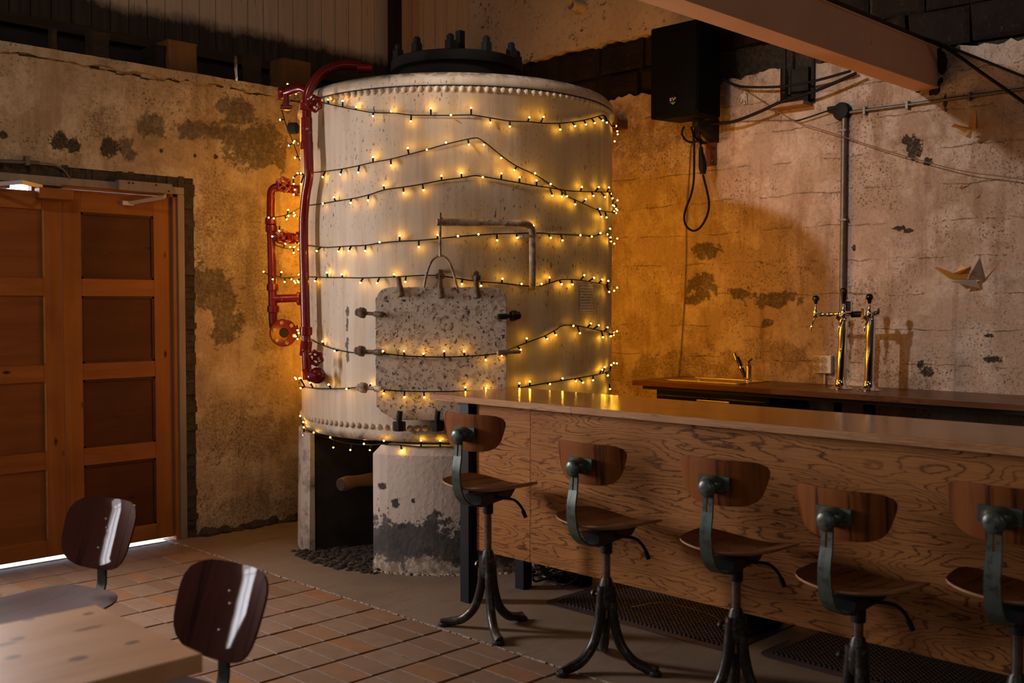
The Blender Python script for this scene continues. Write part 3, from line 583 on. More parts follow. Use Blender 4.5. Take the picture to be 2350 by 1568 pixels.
# ---- steel beam over the bar
bz0, bz1 = 2.842, 3.105
beam = thing('steel_beam', 'salmon painted steel beam running into the right wall', 'beam', (4.0, 2.955, bz0))
build('web', MB().box(1.0, XR + .06, 2.890, 3.015, bz0 + .014, bz1 - .012), M['beam'], beam)
build('flange', MB().box(1.0, XR + .0, 2.879, 3.034, bz0, bz0 + .014), M['beam'], beam, bevel=.003)
build('flange', MB().box(1.0, XR + .0, 2.879, 3.034, bz1 - .012, bz1), M['beam'], beam, bevel=.003)
build('packing', MB().box(1.0, XR + .05, 2.875, 3.04, bz1, bz1 + .022), M['timber_dark'], beam)
pk = MB(); rr = random.Random(2)
for i in range(26):
    a = rr.uniform(0, 2 * PI); y = 2.955 + .085 * math.cos(a) + rr.uniform(-.02, .0); z = 2.97 + .15 * math.sin(a); pk.ball((XR + .014, y, z), rr.uniform(.022, .05), 7, 5, (.7, 1, 1.2))
build('beam_pocket', pk, M['soot_and_shade'], wall_right)['kind'] = 'stuff'

# ================================================================== THE TANK
HA = math.radians(-138.2); HN = Vector((math.cos(HA), math.sin(HA), 0)); HT = Vector((-HN.y, HN.x, 0))    # hatch normal and tangent
def HP(x, y, dist):
    r = ray(x, y); return CAM + r * ((dist + HN.dot(TC) - HN.dot(CAM)) / HN.dot(r))
tank = thing('boiler_tank', 'large white painted riveted steel tank wrapped in fairy lights', 'tank', (TC.x, TC.y, .70))
ctr = (TC.x, TC.y, 0)
build('shell', MB().lathe([(.80, .705), (.93, .705), (.957, .715), (TR, .735), (TR, .762), (TR - .004, .766), (TR - .004, 2.622), (TR, 2.626), (TR + .002, 2.640), (TR - .006, 2.668), (.935, 2.692), (.90, 2.704)], ctr, seg=160, caps=False), M['tank'], tank, 50)
build('bottom_plate', MB().lathe([(.01, .69), (.80, .70), (.95, .722)], ctr, seg=64, caps=True), M['soot_and_shade'], tank, 40)
build('dome', MB().lathe([(.94, 2.688), (.90, 2.705), (.75, 2.735), (.5, 2.765), (.2, 2.78), (.01, 2.782)], ctr, seg=96, caps=False), M['dome'], tank, 60)
seam = MB().lathe([(TR - .006, 2.618), (TR + .0015, 2.620), (TR + .0015, 2.624), (TR - .006, 2.626)], ctr, seg=160, caps=False)
build('seam_strip', seam, M['iron_black'], tank)
rv = mesh_of('rivet', MB().ball((0, 0, 0), .0175, 10, 6), M['tank'], 80)
for z, ph in ((2.603, 0.0), (.788, 1.2)):
    n = 135
    for k in range(n):
        a = 360.0 * k / n + ph; rel = (a - 227.74 + 180) % 360 - 180
        if abs(rel) < 96: put('rivet', rv, tank, tank_pt(a, TR - .006, z) - tank.location)
collar = build('manhole_collar', MB().lathe([(.36, 2.74), (.36, 2.885), (.405, 2.89), (.41, 2.90), (.41, 2.945), (.40, 2.952), (.30, 2.965), (.01, 2.975)], ctr, seg=64), M['iron_black'], tank, 40)
for k in range(11):
    a = 227.74 - 6 + 33.5 * (k - 2); p = tank_pt(a, .375, 0); b = MB()
    b.cyl((p.x, p.y, 2.93), (p.x, p.y, 3.035), .015, 10); b.lathe([(.036, 2.950), (.036, 2.995), (.032, 3.004)], (p.x, p.y, 0), seg=6); b.lathe([(.020, 3.0), (.022, 3.03), (.014, 3.042)], (p.x, p.y, 0), seg=8)
    build('flange_bolt', b, M['iron_black'], tank)
b = MB(); p = tank_pt(232, .25, 0); b.box(p.x - .02, p.x + .02, p.y - .02, p.y + .02, 2.96, 3.09); build('vent_stub', b, M['iron_black'], tank)
# hatch with its clamps
def rrect(pts): return pts
out = [(860, 690), (866, 674), (876, 664), (892, 659), (1130, 659), (1148, 664), (1158, 673), (1163, 688), (1163, 935), (1160, 950), (1150, 962), (1132, 968), (905, 964), (876, 946), (862, 932)]
hz = [HP(x, y, 1.012) for x, y in out]
hatch = build('hatch_door', MB().prism(hz, -HN * .018), M['hatch'], tank, bevel=.004)
cen = sum(hz, Vector()) / len(hz)
build('hatch_neck', MB().prism([cen + (p - cen) * .90 - HN * .016 for p in hz], -HN * .16), M['tank'], tank)
def hexnut(m, a, d, r, h):
    d = Vector(d).normalized(); m.lathe([(r * .92, 0), (r, .003), (r, h - .003), (r * .92, h)], a, d, 6)
for (nx, ny), (lx, ly), mt_, long_ in (((830, 718), (872, 722), 'rust_dark', 0), ((828, 806), (872, 809), 'rust_dark', 0), ((833, 890), (872, 893), 'rust', 0), ((1180, 725), (1150, 727), 'iron_black', 0), ((1186, 808), (1150, 810), 'rust', 1)):
    m = MB(); A = HP(nx, ny, .985); B = HP(lx, ly, 1.022); d = (A - B).normalized()
    m.cyl(B - d * .01, A + d * .02, .010, 12); m.tube([B - d * .012, B - d * .004 + HN * .008, B + d * .03], .016, 10, 3)
    if not long_:
        hexnut(m, A - d * .018, d, .030, .03); hexnut(m, A + d * .014, d, .022, .018)
    build('clamp_bolt', m, M[mt_], tank, 35)
for cx, y0, y1, mt_, nut in ((918, 636, 680, 'rust_dark', 0), (1010, 622, 684, 'rust_dark', 1), (1093, 626, 684, 'rust_dark', 1), (916, 950, 984, 'iron_black', 2), (1003, 950, 984, 'iron_black', 2)):
    m = MB(); sgn = 1 if nut < 2 else -1
    if nut < 2:
        A = HP(cx - (4 if nut == 0 else 0), y0, 1.0); B = HP(cx + 3, y1, 1.03); m.tube([A, HP(cx, (y0 + y1) / 2, 1.012), B], .0145, 10, 4)
        if nut: hexnut(m, HP(cx, y0 + 18, 1.0) , (0, 0, 1), .026, .028); m.cyl(A, A - HN * .12, .010, 8)
    else:
        m.tube([HP(cx + 2, y0 - 6, 1.035), HP(cx, y0 + 12, 1.03), HP(cx, y1, 1.0)], .015, 10, 4); A = HP(cx, y1 - 14, 1.0); m.lathe([(.033, 0), (.035, .006), (.035, .044), (.033, .05)], A - Vector((0, 0, .045)), (0, 0, 1), 8)
    build('clamp_hook', m, M[mt_], tank, 40)
# lifting arm over the hatch
dv = [CY(1222, 660, TR + .012), CY(1222, 640, TR + .05), CY(1222, 560, TR + .06), CY(1221, 530, TR + .07), CY(1210, 516, TR + .08), CY(1180, 513, TR + .10)]
A = CY(1003, 513, TR + .13); A.z = dv[-1].z
dav = build('lifting_arm', MB().tube(dv + [dv[-1].lerp(A, .5), A], .0195, 12, 5), M['rust'], tank, 60)
build('arm_bracket', MB().tube([CY(1188, 544, TR + .005), CY(1200, 543, TR + .06), CY(1228, 541, TR + .075), CY(1240, 540, TR + .0)], (lambda q: (.008, .008)), 8, 4), M['tank'], tank, 40)
R0 = CY(1010, 513, TR + .125); m = MB(); R1 = HP(1010, 590, 1.03); R1.x = R0.x; R1.y = R0.y; top_ = Vector((R0.x, R0.y, CY(1010, 488, TR + .125).z))
m.cyl(R1, top_, .0075, 10); hexnut(m, (R0.x, R0.y, R0.z + .018), (0, 0, 1), .016, .014); build('lifting_rod', m, M['rust'], tank, 40)
bail = [HP(973, 660, 1.02), HP(980, 625, 1.03), HP(992, 597, 1.035), HP(1010, 587, 1.04), HP(1028, 597, 1.035), HP(1040, 625, 1.03), HP(1049, 660, 1.02)]
build('bail', MB().tube(bail, .0075, 8, 5), M['rust'], tank, 60)
b = CY(1100, 640, TR + .0)
# note stuck on the shell
nm = MB()
def note_fn(u, v):
    x = 1331 + 30 * u; y = 650 + 68 * v; p = CY(x, y, TR + .002); return p, Vector((p.x - TC.x, p.y - TC.y, 0)).normalized()
nm.sheet(note_fn, 6, 2, .0012)
tag(build('paper_note', nm, M['note'], origin=CY(1346, 684, TR + .002)), 'small printed paper note stuck on the right side of the tank', 'paper note')

# ---- masonry under the tank
def ring_wall(name, a0, a1, r0, r1, z1, m, label, round_=.05):
    b = MB(); n = max(6, int(abs(a1 - a0) / 3)); rr = random.Random(int(a0) + 500)
    for i in range(n):
        q0, q1 = a0 + (a1 - a0) * i / n, a0 + (a1 - a0) * (i + 1) / n
        e0 = min(1, min(i, n - i) / 1.5); e1 = min(1, min(i + 1, n - i - 1) / 1.5)
        zz0, zz1 = z1 - round_ * (1 - e0) ** 2, z1 - round_ * (1 - e1) ** 2
        rb0, rb1 = r1 - .02 * (1 - e0), r1 - .02 * (1 - e1)
        for za, zb, g in ((0, .06, .012), (.06, .64, .0), (.64, None, -.02)):
            ta, tb = (zb, zb) if zb else (zz0, zz1); ga = .0 if zb else -.018
            b.hull8([tank_pt(q0, r0, za), tank_pt(q0, rb0 + max(g, 0), za), tank_pt(q1, rb1 + max(g, 0), za), tank_pt(q1, r0, za)],
                    [tank_pt(q0, r0, ta), tank_pt(q0, rb0 + ga, ta), tank_pt(q1, rb1 + ga, tb), tank_pt(q1, r0, tb)])
    c = tank_pt((a0 + a1) / 2, (r0 + r1) / 2, 0)
    o = tag(build(name, b, m, origin=c), label, 'plinth'); return o
ring_wall('masonry_plinth', -161, -92, .60, .985, .695, M['masonry'], 'white painted masonry plinth with dark peeled patch under the tank front')
pier = ring_wall('masonry_plinth', -58, 162.2, .50, .955, .700, M['soot_and_shade'], 'worn curved masonry pier under the tank left side')  # near-black paints in the opening's shade; hidden rear arc added as dark backdrop
fb = MB()
for i in range(10):
    q0, q1 = 131 + 32 * i / 10, 131 + 32 * (i + 1) / 10; k0, k1 = (.94 if i < 9 else .93), .94
    ro0, ro1 = .992, (.992 if i < 9 else .965)
    fb.hull8([tank_pt(q0, .953, 0), tank_pt(q0, ro0, 0), tank_pt(q1, ro1, 0), tank_pt(q1, .93, 0)], [tank_pt(q0, .953, .70), tank_pt(q0, ro0 - .01, .70), tank_pt(q1, ro1 - .01, .695), tank_pt(q1, .93, .695)])
build('render_face', fb, M['masonry_worn'], pier)
# rubble and dirt in the fire opening
dm = MB(); rr = random.Random(21)
for i in range(800):
    a = rr.uniform(-172, 176) if rr.random() < .15 else rr.uniform(158, 203); r = rr.uniform(.62, 1.06); p = tank_pt(a, r, 0); s = rr.uniform(.004, .022)
    dm.ball((p.x, p.y, 0), s, 5, 4, (rr.uniform(.8, 1.9), rr.uniform(.8, 1.5), rr.uniform(.4, 1.0)))
o = tag(build('rubble', dm, M['dirt'], origin=tank_pt(181, .9, 0)), 'dark dirt and rubble spilling from the opening under the tank', 'rubble'); o['kind'] = 'stuff'
lm = MB(); rr = random.Random(4)
for i in range(70):
    a = -161 + 60 * i / 70; p = tank_pt(a, .985 + rr.uniform(.0, .03), 0); lm.ball((p.x, p.y, 0), rr.uniform(.01, .022), 6, 4, (1, 1, .6))
o = tag(build('lime_crumbs', lm, M['lime'], origin=tank_pt(-135, 1.0, 0)), 'pale lime crumbs along the foot of the white plinth', 'debris'); o['kind'] = 'stuff'
a, b_ = AT(783, 1112, 5.92), AT(880, 1098, 6.25)
o = thing('wooden_log', 'brown wooden log poking out of the opening under the tank', 'log', a)
build('log_body', MB().tube([a, a.lerp(b_, .35) + Vector((0, 0, .006)), b_], (lambda q: .036 + .004 * math.sin(q * 9)), 14, 5), M['timber'], o, 50)
build('cut_end', MB().cyl(a, a + (a - b_).normalized() * .004, .031, 14), M['timber_dark'], o)
pa = CY(745, 1240, .84); 
# ---- red pipes
red = M['red']
rp = thing('red_pipe', 'glossy red painted riser pipe curving over the tank rim', 'pipe', CY(712, 868, TR + .07))
g = lambda x, y, o=.07: CY(x, y, TR + o)
path = [g(705, 872), g(703, 800), g(701, 730), g(699, 640), g(697, 560), g(697, 500), g(702, 445), g(709, 400), g(707, 330), g(704, 250)]
d0 = (path[-1] - CAM).dot(FW)
path += [AT(707, 214, d0), AT(722, 186, d0 + .01), AT(748, 162, d0 + .03), AT(785, 150, d0 + .06), AT(826, 152, d0 + .10)]
build('riser', MB().tube(path, .0265, 14, 5), red, rp, 60)
def coupling(p, q, r, h, par, mat=red):
    p = Vector(p); d = (Vector(q) - p).normalized(); m = MB(); m.lathe([(r * .85, -h / 2), (r, -h / 2 + .004), (r, h / 2 - .004), (r * .85, h / 2)], p, d, 14); build('coupling', m, mat, par, 40)
for y in (335, 245, 760): coupling(g(704 if y < 700 else 702, y), g(704 if y < 700 else 702, y - 10), .036, .05, rp)
coupling(g(704, 300), g(704, 290), .031, .15, rp); coupling(g(702, 800), g(703, 790), .033, .09, rp)
def wheel(p, ax, R, par, mat=red, spokes=4, stem=.05):
    ax = Vector(ax).normalized(); p = Vector(p); m = MB().torus(p, ax, R, .011, 30, 8, 6, .004); u = ax.orthogonal().normalized(); w_ = ax.cross(u)
    for k in range(spokes):
        a = PI * k / spokes * 2; m.cyl(p, p + (u * math.cos(a) + w_ * math.sin(a)) * R, .006, 6)
    m.lathe([(.014, -.012), (.016, 0), (.012, .012)], p, ax, 10); m.cyl(p, p - ax * stem, .010, 8); return build('handwheel', m, mat, par, 40)
toc = lambda p: (CAM - Vector(p)).normalized()
wheel(g(721, 238, .10), toc(g(721, 238)), .036, rp); wheel(g(724, 822, .11), toc(g(724, 822)), .034, rp)
m = MB(); m.tube([g(703, 850), g(712, 866, .085), g(728, 866, .06), g(735, 862, .0)], .026, 12, 4); build('bottom_elbow', m, red, rp, 50)
m = MB(); p = g(728, 862, .09); m.lathe([(.03, -.02), (.047, -.015), (.047, .0), (.03, .004), (.03, .02), (.02, .025)], p, toc(p), 12); build('drain_flange', m, red, rp, 35)
m = MB(); p = g(683, 294, .06); m.lathe([(.022, 0), (.033, .004), (.033, .05), (.026, .055)], p, (-.5, .8, 0), 14); build('plug_cap', m, M['iron_black'], rp, 40)
# branch running left along the wall top with a small tee valve
bp = [AT(708, 212, d0), AT(690, 203, d0 + .02), AT(668, 209, d0 + .05), AT(650, 216, d0 + .08)]
build('branch', MB().tube(bp, .0235, 12, 4), red, rp, 60)
m = MB(); q = AT(657, 216, d0 + .06); m.cyl(q, q - Vector((0, 0, .09)), .016, 10); m.cyl(AT(644, 246, d0 + .06), AT(671, 247, d0 + .06), .013, 10); m.lathe([(.03, -.02), (.035, 0), (.03, .02)], AT(648, 214, d0 + .08), RT, 10); build('tee_valve', m, M['red'], rp, 40)
m = MB(); q = AT(826, 157, d0 + .1); m.cyl(q, q + RT * .07, .026, 14); m.cyl(q - RT * .012, q, .031, 14); build('pipe_end', m, red, rp, 40)
# gauge loop on the left of the tank
LD = 6.60
rl = thing('red_gauge_loop', 'red painted pipe loop with valves beside the tank left edge', 'pipe', AT(625, 790, LD))
A_ = lambda x, y, d=LD: AT(x, y, d)
build('pipe', MB().tube([A_(686, 436), A_(660, 433), A_(636, 430), A_(624, 438), A_(622, 460), A_(622, 520), A_(624, 600), A_(626, 700), A_(627, 742), A_(634, 764), A_(650, 768)], .0265, 14, 4), red, rl, 60)
build('branch', MB().cyl(A_(624, 545), A_(687, 547), .028, 14), red, rl, 60); build('branch', MB().cyl(A_(626, 686), A_(690, 684), .026, 14), red, rl, 60)
for x, y in ((622, 508), (623, 525), (626, 660), (627, 710)): coupling(A_(x, y), A_(x, y - 10), .037, .045, rl)
coupling(A_(681, 438), A_(690, 438), .034, .03, rl); coupling(A_(684, 546), A_(690, 546), .040, .022, rl); coupling(A_(686, 685), A_(690, 685), .044, .022, rl); coupling(A_(668, 547), A_(676, 547), .034, .05, rl)
wheel(A_(651, 424, LD - .05), toc(A_(651, 424)), .037, rl); wheel(A_(650, 545, LD - .06), toc(A_(650, 545)), .036, rl)
m = MB(); p = A_(651, 764, LD - .05); ax = (toc(p) + RT * .25).normalized(); m.lathe([(.045, -.07), (.075, -.065), (.080, -.03), (.060, -.028), (.060, -.018), (.084, -.016), (.086, .0), (.082, .006), (.030, .008), (.028, -.03)], p, ax, 28, True)
u = ax.orthogonal().normalized()
build('blank_flange', m, red, rl, 35)
for k in range(6):
    a = 2 * PI * k / 6; w_ = ax.cross(u); m = MB(); hexnut(m, p + (u * math.cos(a) + w_ * math.sin(a)) * .064 + ax * .004, ax, .013, .014); build('nut', m, M['rust'], rl)
build('bore', MB().cyl(p + ax * .005, p + ax * .0085, .027, 16), M['iron_black'], rl)

# ---- fairy lights: wire and bulb places read off the photograph, laid on the tank's surface
def on_tank(x, y, off):
    if 862 < x < 1161 and 662 < y < 963: return HP(x, y, 1.012 + off)
    return CY(x, y, TR + off)
bulb_me = mesh_of('bulb', MB().ball((0, 0, 0), .0045, 8, 5), M['bulb'], 80)
sock_me = mesh_of('socket', MB().lathe([(.0042, 0), (.0050, .25), (.0050, .8), (.0040, 1.0)], seg=7), M['black_plastic'], 40)
REAR_W = 2.8
sc2 = lambda L: [(600 + x / 2.7647, y / 2.7647) for x, y in L]
def strand(label, wire, bulbs, rear=None, wire_fn=None):
    wf = wire_fn or (lambda x, y: on_tank(x, y, .012)); P = [wf(x, y) for x, y in wire]
    o = thing('fairy_light_strand', label, 'string lights', P[0], 0, 'fairy light strands wound around the tank')
    fine = []
    for a, b in zip(P, P[1:]):
        for k in range(5): fine.append(a.lerp(b, k / 5))
    fine.append(P[-1]); full = list(P)
    if rear:
        a0, z0, a1, z1 = rear; n = 18; rp_ = [tank_pt(a0 + (a1 - a0) * i / n, TR + .014, z0 + (z1 - z0) * i / n + .03 * math.sin(i * 1.7)) for i in range(n + 1)]
        build('rear_wire', MB().tube(rp_, .0032, 5, 3), M['black_plastic'], o)
        rb = MB(); nb_ = 30
        for i in range(nb_):
            q = tank_pt(a0 + (a1 - a0) * (i + .5) / nb_, TR + .035, z0 + (z1 - z0) * (i + .5) / nb_ + random.uniform(-.03, .03)); rb.ball(q, .0045, 6, 4)
        build('rear_bulbs', rb, M['bulb'], o)['kind'] = 'stuff'
        for k, ang in enumerate((-18, 22, 112, 150)):      # the light of the bulbs on the hidden side, gathered into four points
            pd = bpy.data.lights.new('rear_glow', 'POINT'); pd.energy = REAR_W * (1 if k < 2 else .30); pd.color = BULB_COL; pd.shadow_soft_size = .05
            po = bpy.data.objects.new('rear_glow', pd); col.objects.link(po); po.parent = o; po.location = tank_pt(ang, TR + .07, z0 + (z1 - z0) * (k + 1) / 5) - o.location
    build('wire', MB().tube(full, .0032, 6, 4), M['black_plastic'], o)
    for x, y in bulbs:
        off = random.uniform(.018, .034); q = (wire_fn or (lambda a, b: on_tank(a, b, off)))(x, y)
        if wire_fn: q = q + toc(q) * random.uniform(0, .02)
        wp = min(fine, key=lambda f: (f - q).length); d = q - wp
        if d.length > .075: wp = q + Vector((random.uniform(-.01, .01), 0, .03)) ; d = q - wp
        if d.length < .012: wp = q - toc(q) * .02; d = q - wp
        bo = put('bulb', bulb_me, o, q - o.location)
        so = put('socket', sock_me, bo, wp - q); L = d.length - .003; so.rotation_euler = d.to_track_quat('Z', 'Y').to_euler(); so.scale = (1, 1, L)
    return o
z_at = lambda x, y: CY(x, y, TR + .012).z
strand('topmost fairy light strand on the tank, sagging below the upper rivets',
    sc2([(330, 640), (425, 660), (515, 680), (620, 700), (710, 715), (840, 718), (950, 730), (1075, 732), (1200, 732), (1330, 730), (1450, 748), (1575, 768), (1690, 772), (1790, 782), (1890, 782), (1990, 772), (2060, 760), (2115, 745), (2170, 732), (2195, 760), (2222, 800)]),
    sc2([(422, 632), (515, 640), (601, 680), (707, 737), (822, 707), (948, 770), (1074, 688), (1202, 730), (1330, 685), (1453, 778), (1576, 803), (1700, 745), (1790, 742), (1896, 822), (1990, 800), (2060, 790), (2115, 780), (2165, 765), (2192, 778), (2250, 800), (2258, 833)]), (-48, 2.50, 150, 2.45))
strand('fairy light strand rising to a sharp peak at the tank middle, second from top',
    sc2([(230, 1105), (280, 1110), (316, 1097), (385, 1090), (490, 1076), (600, 1055), (707, 1030), (820, 1010), (935, 980), (1050, 950), (1170, 915), (1300, 885), (1350, 876), (1380, 880), (1440, 920), (1525, 990), (1620, 1055), (1735, 1108), (1840, 1175), (1900, 1210), (1940, 1245), (2060, 1300), (2140, 1335), (2205, 1345), (2222, 1345)]),
    sc2([(388, 1122), (500, 1107), (613, 1095), (707, 997), (823, 1050), (928, 940), (1049, 950), (1171, 905), (1317, 918), (1411, 918), (1521, 1003), (1605, 1080), (1736, 1100), (1835, 1168), (1905, 1248), (1991, 1297), (2058, 1265), (2147, 1326), (2158, 1375), (2190, 1380), (2250, 1352), (230, 1100), (250, 1100), (204, 1127), (205, 1167), (250, 1168), (282, 1062)]), (-48, 2.05, 150, 2.15))
strand('fairy light strand with a gentle hump below the peaked one, third from top',
    sc2([(75, 1380), (165, 1362), (250, 1315), (290, 1305), (390, 1292), (470, 1277), (570, 1262), (680, 1237), (780, 1205), (900, 1188), (1022, 1168), (1143, 1145), (1270, 1128), (1350, 1115), (1400, 1120), (1520, 1140), (1635, 1160), (1745, 1180), (1850, 1195), (1940, 1210), (2025, 1215), (2140, 1218), (2205, 1220)]),
    sc2([(46, 1382), (78, 1387), (170, 1333), (172, 1370), (204, 1350), (160, 1392), (390, 1292), (458, 1253), (566, 1287), (676, 1272), (774, 1177), (903, 1224), (1028, 1207), (1142, 1115), (1268, 1097), (1404, 1125), (1523, 1100), (1638, 1125), (1746, 1145), (1847, 1242), (1938, 1246), (2033, 1187), (2107, 1243), (2140, 1188), (2180, 1250), (2205, 1190), (2217, 1230), (2228, 1258), (2230, 1302), (2250, 1324)]), (-48, 2.10, 150, 2.0))
strand('fairy light strand crossing the lifting arm, fourth from top',
    [(632, 563), (655, 570), (674, 570), (687, 563), (709, 564), (744, 568), (769, 567), (799, 565), (839, 563), (871, 558), (917, 554), (961, 552), (1004, 548), (1052, 543), (1098, 539.5), (1140, 537), (1185, 536), (1212, 535), (1238, 535), (1263, 537), (1293, 538), (1332, 540), (1359, 542), (1378, 539), (1396, 536)],
    [(641, 530), (625, 543), (655, 560), (674, 580), (687, 558), (666, 567), (698, 578), (727, 576), (776, 577), (800, 576), (838, 576), (871, 556), (917, 541), (961, 567), (1004, 539), (1051, 542), (1098, 538), (1141, 552), (1187, 546), (1224, 518), (1264, 546), (1291, 552), (1332, 540), (1358, 543), (1378, 535), (1394, 538), (1400, 525), (1401, 545), (1402, 554)], (-48, 1.86, 150, 1.80))
strand('fairy light strand just above the hatch top edge, fifth from top',
    [(605, 625), (620, 632), (635, 635), (655, 638), (687, 635), (722, 636), (752, 637), (786, 637), (826, 638), (863, 637), (904, 636), (950, 633), (981, 632), (1017, 634), (1061, 641), (1105, 647), (1151, 650), (1196, 655), (1230, 658), (1261, 650), (1289, 642), (1317, 642), (1342, 645), (1381, 652), (1400, 659)],
    [(605, 624), (626, 641), (646, 625), (653, 647), (668, 641), (686, 631), (683, 644), (723, 645), (750, 626), (784, 630), (827, 649), (865, 650), (904, 630), (930, 647), (1017, 633), (1060, 652), (1104, 656), (1153, 640), (1197, 652), (1243, 652), (1261, 637), (1289, 652), (1314, 653), (1341, 632), (1363, 638), (1382, 642), (1396, 645), (1398, 670)], (-48, 1.56, 150, 1.62))
strand('fairy light strand sagging across the hatch middle, sixth from top',
    [(696, 768), (712, 779), (737, 791), (769, 802), (813, 810), (845, 811), (872, 811), (928, 817), (972, 819), (1020, 820), (1066, 818), (1114, 815), (1150, 809), (1187, 795), (1213, 785), (1250, 771), (1276, 757), (1290, 748), (1317, 747), (1355, 754), (1386, 761), (1404, 767)],
    [(683, 758), (690, 766), (683, 778), (740, 784), (768, 806), (879, 806), (927, 806), (972, 812), (1019, 806), (1065, 807), (1115, 826), (1151, 816), (1195, 803), (1209, 777), (1256, 778), (1276, 769), (1316, 748), (1331, 765), (1356, 743), (1374, 747), (1394, 752), (1384, 774), (1402, 772), (1408, 769)], (-48, 1.28, 150, 1.27))
strand('fairy light strand across the hatch foot, seventh from top',
    [(687, 886), (719, 891), (754, 892), (780, 892), (802, 891), (828, 889), (872, 894), (928, 898), (1002, 899), (1068, 898), (1116, 897), (1164, 893), (1190, 891), (1222, 885), (1263, 878), (1319, 869), (1361, 862), (1397, 853), (1402, 843)],
    [(689, 868), (690, 891), (712, 879), (754, 883), (795, 893), (852, 881), (880, 903), (928, 912), (974, 912), (1068, 889), (1115, 891), (1146, 894), (1192, 880), (1216, 876), (1262, 882), (1291, 869), (1322, 875), (1338, 878), (1361, 873), (1382, 849), (1388, 843), (1403, 838), (1395, 862), (1400, 893)], (-48, 1.06, 150, 1.0))
def low_fn(x, y):
    return CY(x, y, TR + .012) if y < 1003 or 855 < x else CY(x, y, TR - .08)
strand('lowest fairy light strand under the bottom rim of the tank',
    [(689, 955), (693, 970), (700, 984), (718, 992), (760, 1008), (800, 1018), (845, 1021), (890, 1020), (940, 1024), (966, 1026), (1010, 1026), (1045, 1026)],
    [(689, 955), (696, 969), (697, 981), (696, 999), (720, 993), (758, 1004), (765, 1027), (804, 1033), (835, 1019), (849, 1033), (881, 1012), (922, 1034), (966, 1012), (1010, 1012)], None, low_fn)
def hang_fn(x, y): return AT(x, y, 6.5 - (.03 if x > 668 else 0))
strand('loose fairy light strand hanging from the red pipe left of the tank',
    [(690, 208), (672, 214), (657, 222), (650, 236), (646, 246), (651, 268), (661, 299), (671, 322), (681, 350), (689, 371)],
    [(660, 193), (690, 207), (679, 215), (643, 275), (671, 294), (663, 334), (677, 362), (690, 363)], None, hang_fn)

# ================================================================== THE BAR
bar = thing('bar_counter', 'oak veneered bar front on black steel legs', 'bar', (3.60, 2.0, 0))
PX, BT = 3.505, .980
for ya, yb in ((3.363, 3.722), (.86, 3.361), (-.6, .858)): build('oak_panel', MB().box(PX, PX + .02, ya, yb, .262, BT - .002), M['oak_panel'], bar, bevel=.001)
for xa, ya in ((3.47, 3.742), (3.835, 3.725), (3.47, -.72), (3.835, -.72), (3.835, .62)):
    build('leg', MB().box(xa, xa + .062, ya, ya + .062, 0, BT), M['black_steel'], bar, bevel=.003)
build('top_rail', MB().box(3.53, 3.57, -.70, 3.80, BT - .05, BT - .001), M['black_steel'], bar); build('top_rail', MB().box(3.835, 3.89, -.70, 3.78, BT - .05, BT - .001), M['black_steel'], bar)
build('back_board', MB().box(3.86, 3.875, -.6, 3.0, .30, BT - .06), M['black_steel'], bar)
wt = thing('bar_worktop', 'long polished oak bar counter top', 'worktop', (3.73, 2.0, BT))
build('top_board', MB().box(3.446, 4.03, -.75, 3.992, BT, 1.010), M['oak_top'], wt, bevel=.0015)
for ya, yb in ((3.06, 3.993), (-.75, 3.058)): build('edge_strip', MB().box(3.444, 3.4475, ya, yb, BT + .0005, 1.0095), M['oak_edge'], wt)
def rubber_mat(label, xa, xb, ya, yb):
    o = thing('rubber_mat', label, 'mat', ((xa + xb) / 2, (ya + yb) / 2, 0))
    pts = []
    for cx, cy, a0 in ((xb - .05, yb - .05, 0), (xa + .05, yb - .05, 90), (xa + .05, ya + .05, 180), (xb - .05, ya + .05, 270)):
        for k in range(5): a = math.radians(a0 + k * 22.5); pts.append((cx + .05 * math.cos(a), cy + .05 * math.sin(a), .0005))
    build('border', MB().prism(pts, (0, 0, .004)), M['rubber'], o)
    m = MB(); p = .024; x = xa + .05
    while x < xb - .04: m.box(x, x + .009, ya + .05, yb - .05, .004, .010); x += p
    y = ya + .05
    while y < yb - .04: m.box(xa + .05, xb - .05, y, y + .009, .004, .010); y += p
    build('ribs', m, M['rubber'], o); return o
rubber_mat('black rubber mat with small holes under the bar beside the second stool', 3.735, 4.33, 2.44, 3.50)
rubber_mat('black ribbed rubber mat under the bar at the nearer right end', 3.80, 4.40, .75, 2.345)
o = thing('cable_tangle', 'tangle of dark cables on the floor under the bar end', 'cable', (4.15, 3.7, 0))
rr = random.Random(8)
for k in range(7):
    c = Vector((4.12 + rr.uniform(-.10, .2), 3.70 + rr.uniform(-.03, .12), 0)); pts = []; r0 = rr.uniform(.06, .13)
    for i in range(14):
        a = i * .9 + k; pts.append(c + Vector((r0 * math.cos(a) * (1 + .2 * math.sin(i * 2.1)), r0 * 1.3 * math.sin(a), .012 + rr.uniform(0, .09))))
    build('cable', MB().tube(pts, .006, 6, 4), M['black_plastic'] if k % 3 else M['grey_cable'], o)
build('plug_box', MB().box(4.08, 4.16, 3.54, 3.74, .0, .05), M['black_plastic'], o, bevel=.006)
o = tag(build('floor_cable', MB().tube([(3.95, 3.12, .0125), (3.98, 2.95, .06), (4.0, 2.7, .05), (3.97, 2.62, .02), (3.96, 2.60, .012)], .0028, 6), M['grey_cable'], origin=(3.96, 2.8, 0)), 'thin pale cable lying over the rubber mat under the bar', 'cable')
o = thing('waste_bin', 'low black waste bin standing under the bar', 'bin', (4.18, 2.58, 0))
build('body', MB().lathe([(.11, .0), (.115, .005), (.13, .22)], (4.18, 2.58, .011), seg=24), M['black_plastic'], o, 40); build('rim', MB().torus((4.18, 2.58, .232), (0, 0, 1), .13, .007, 28, 6), M['black_plastic'], o, 60)

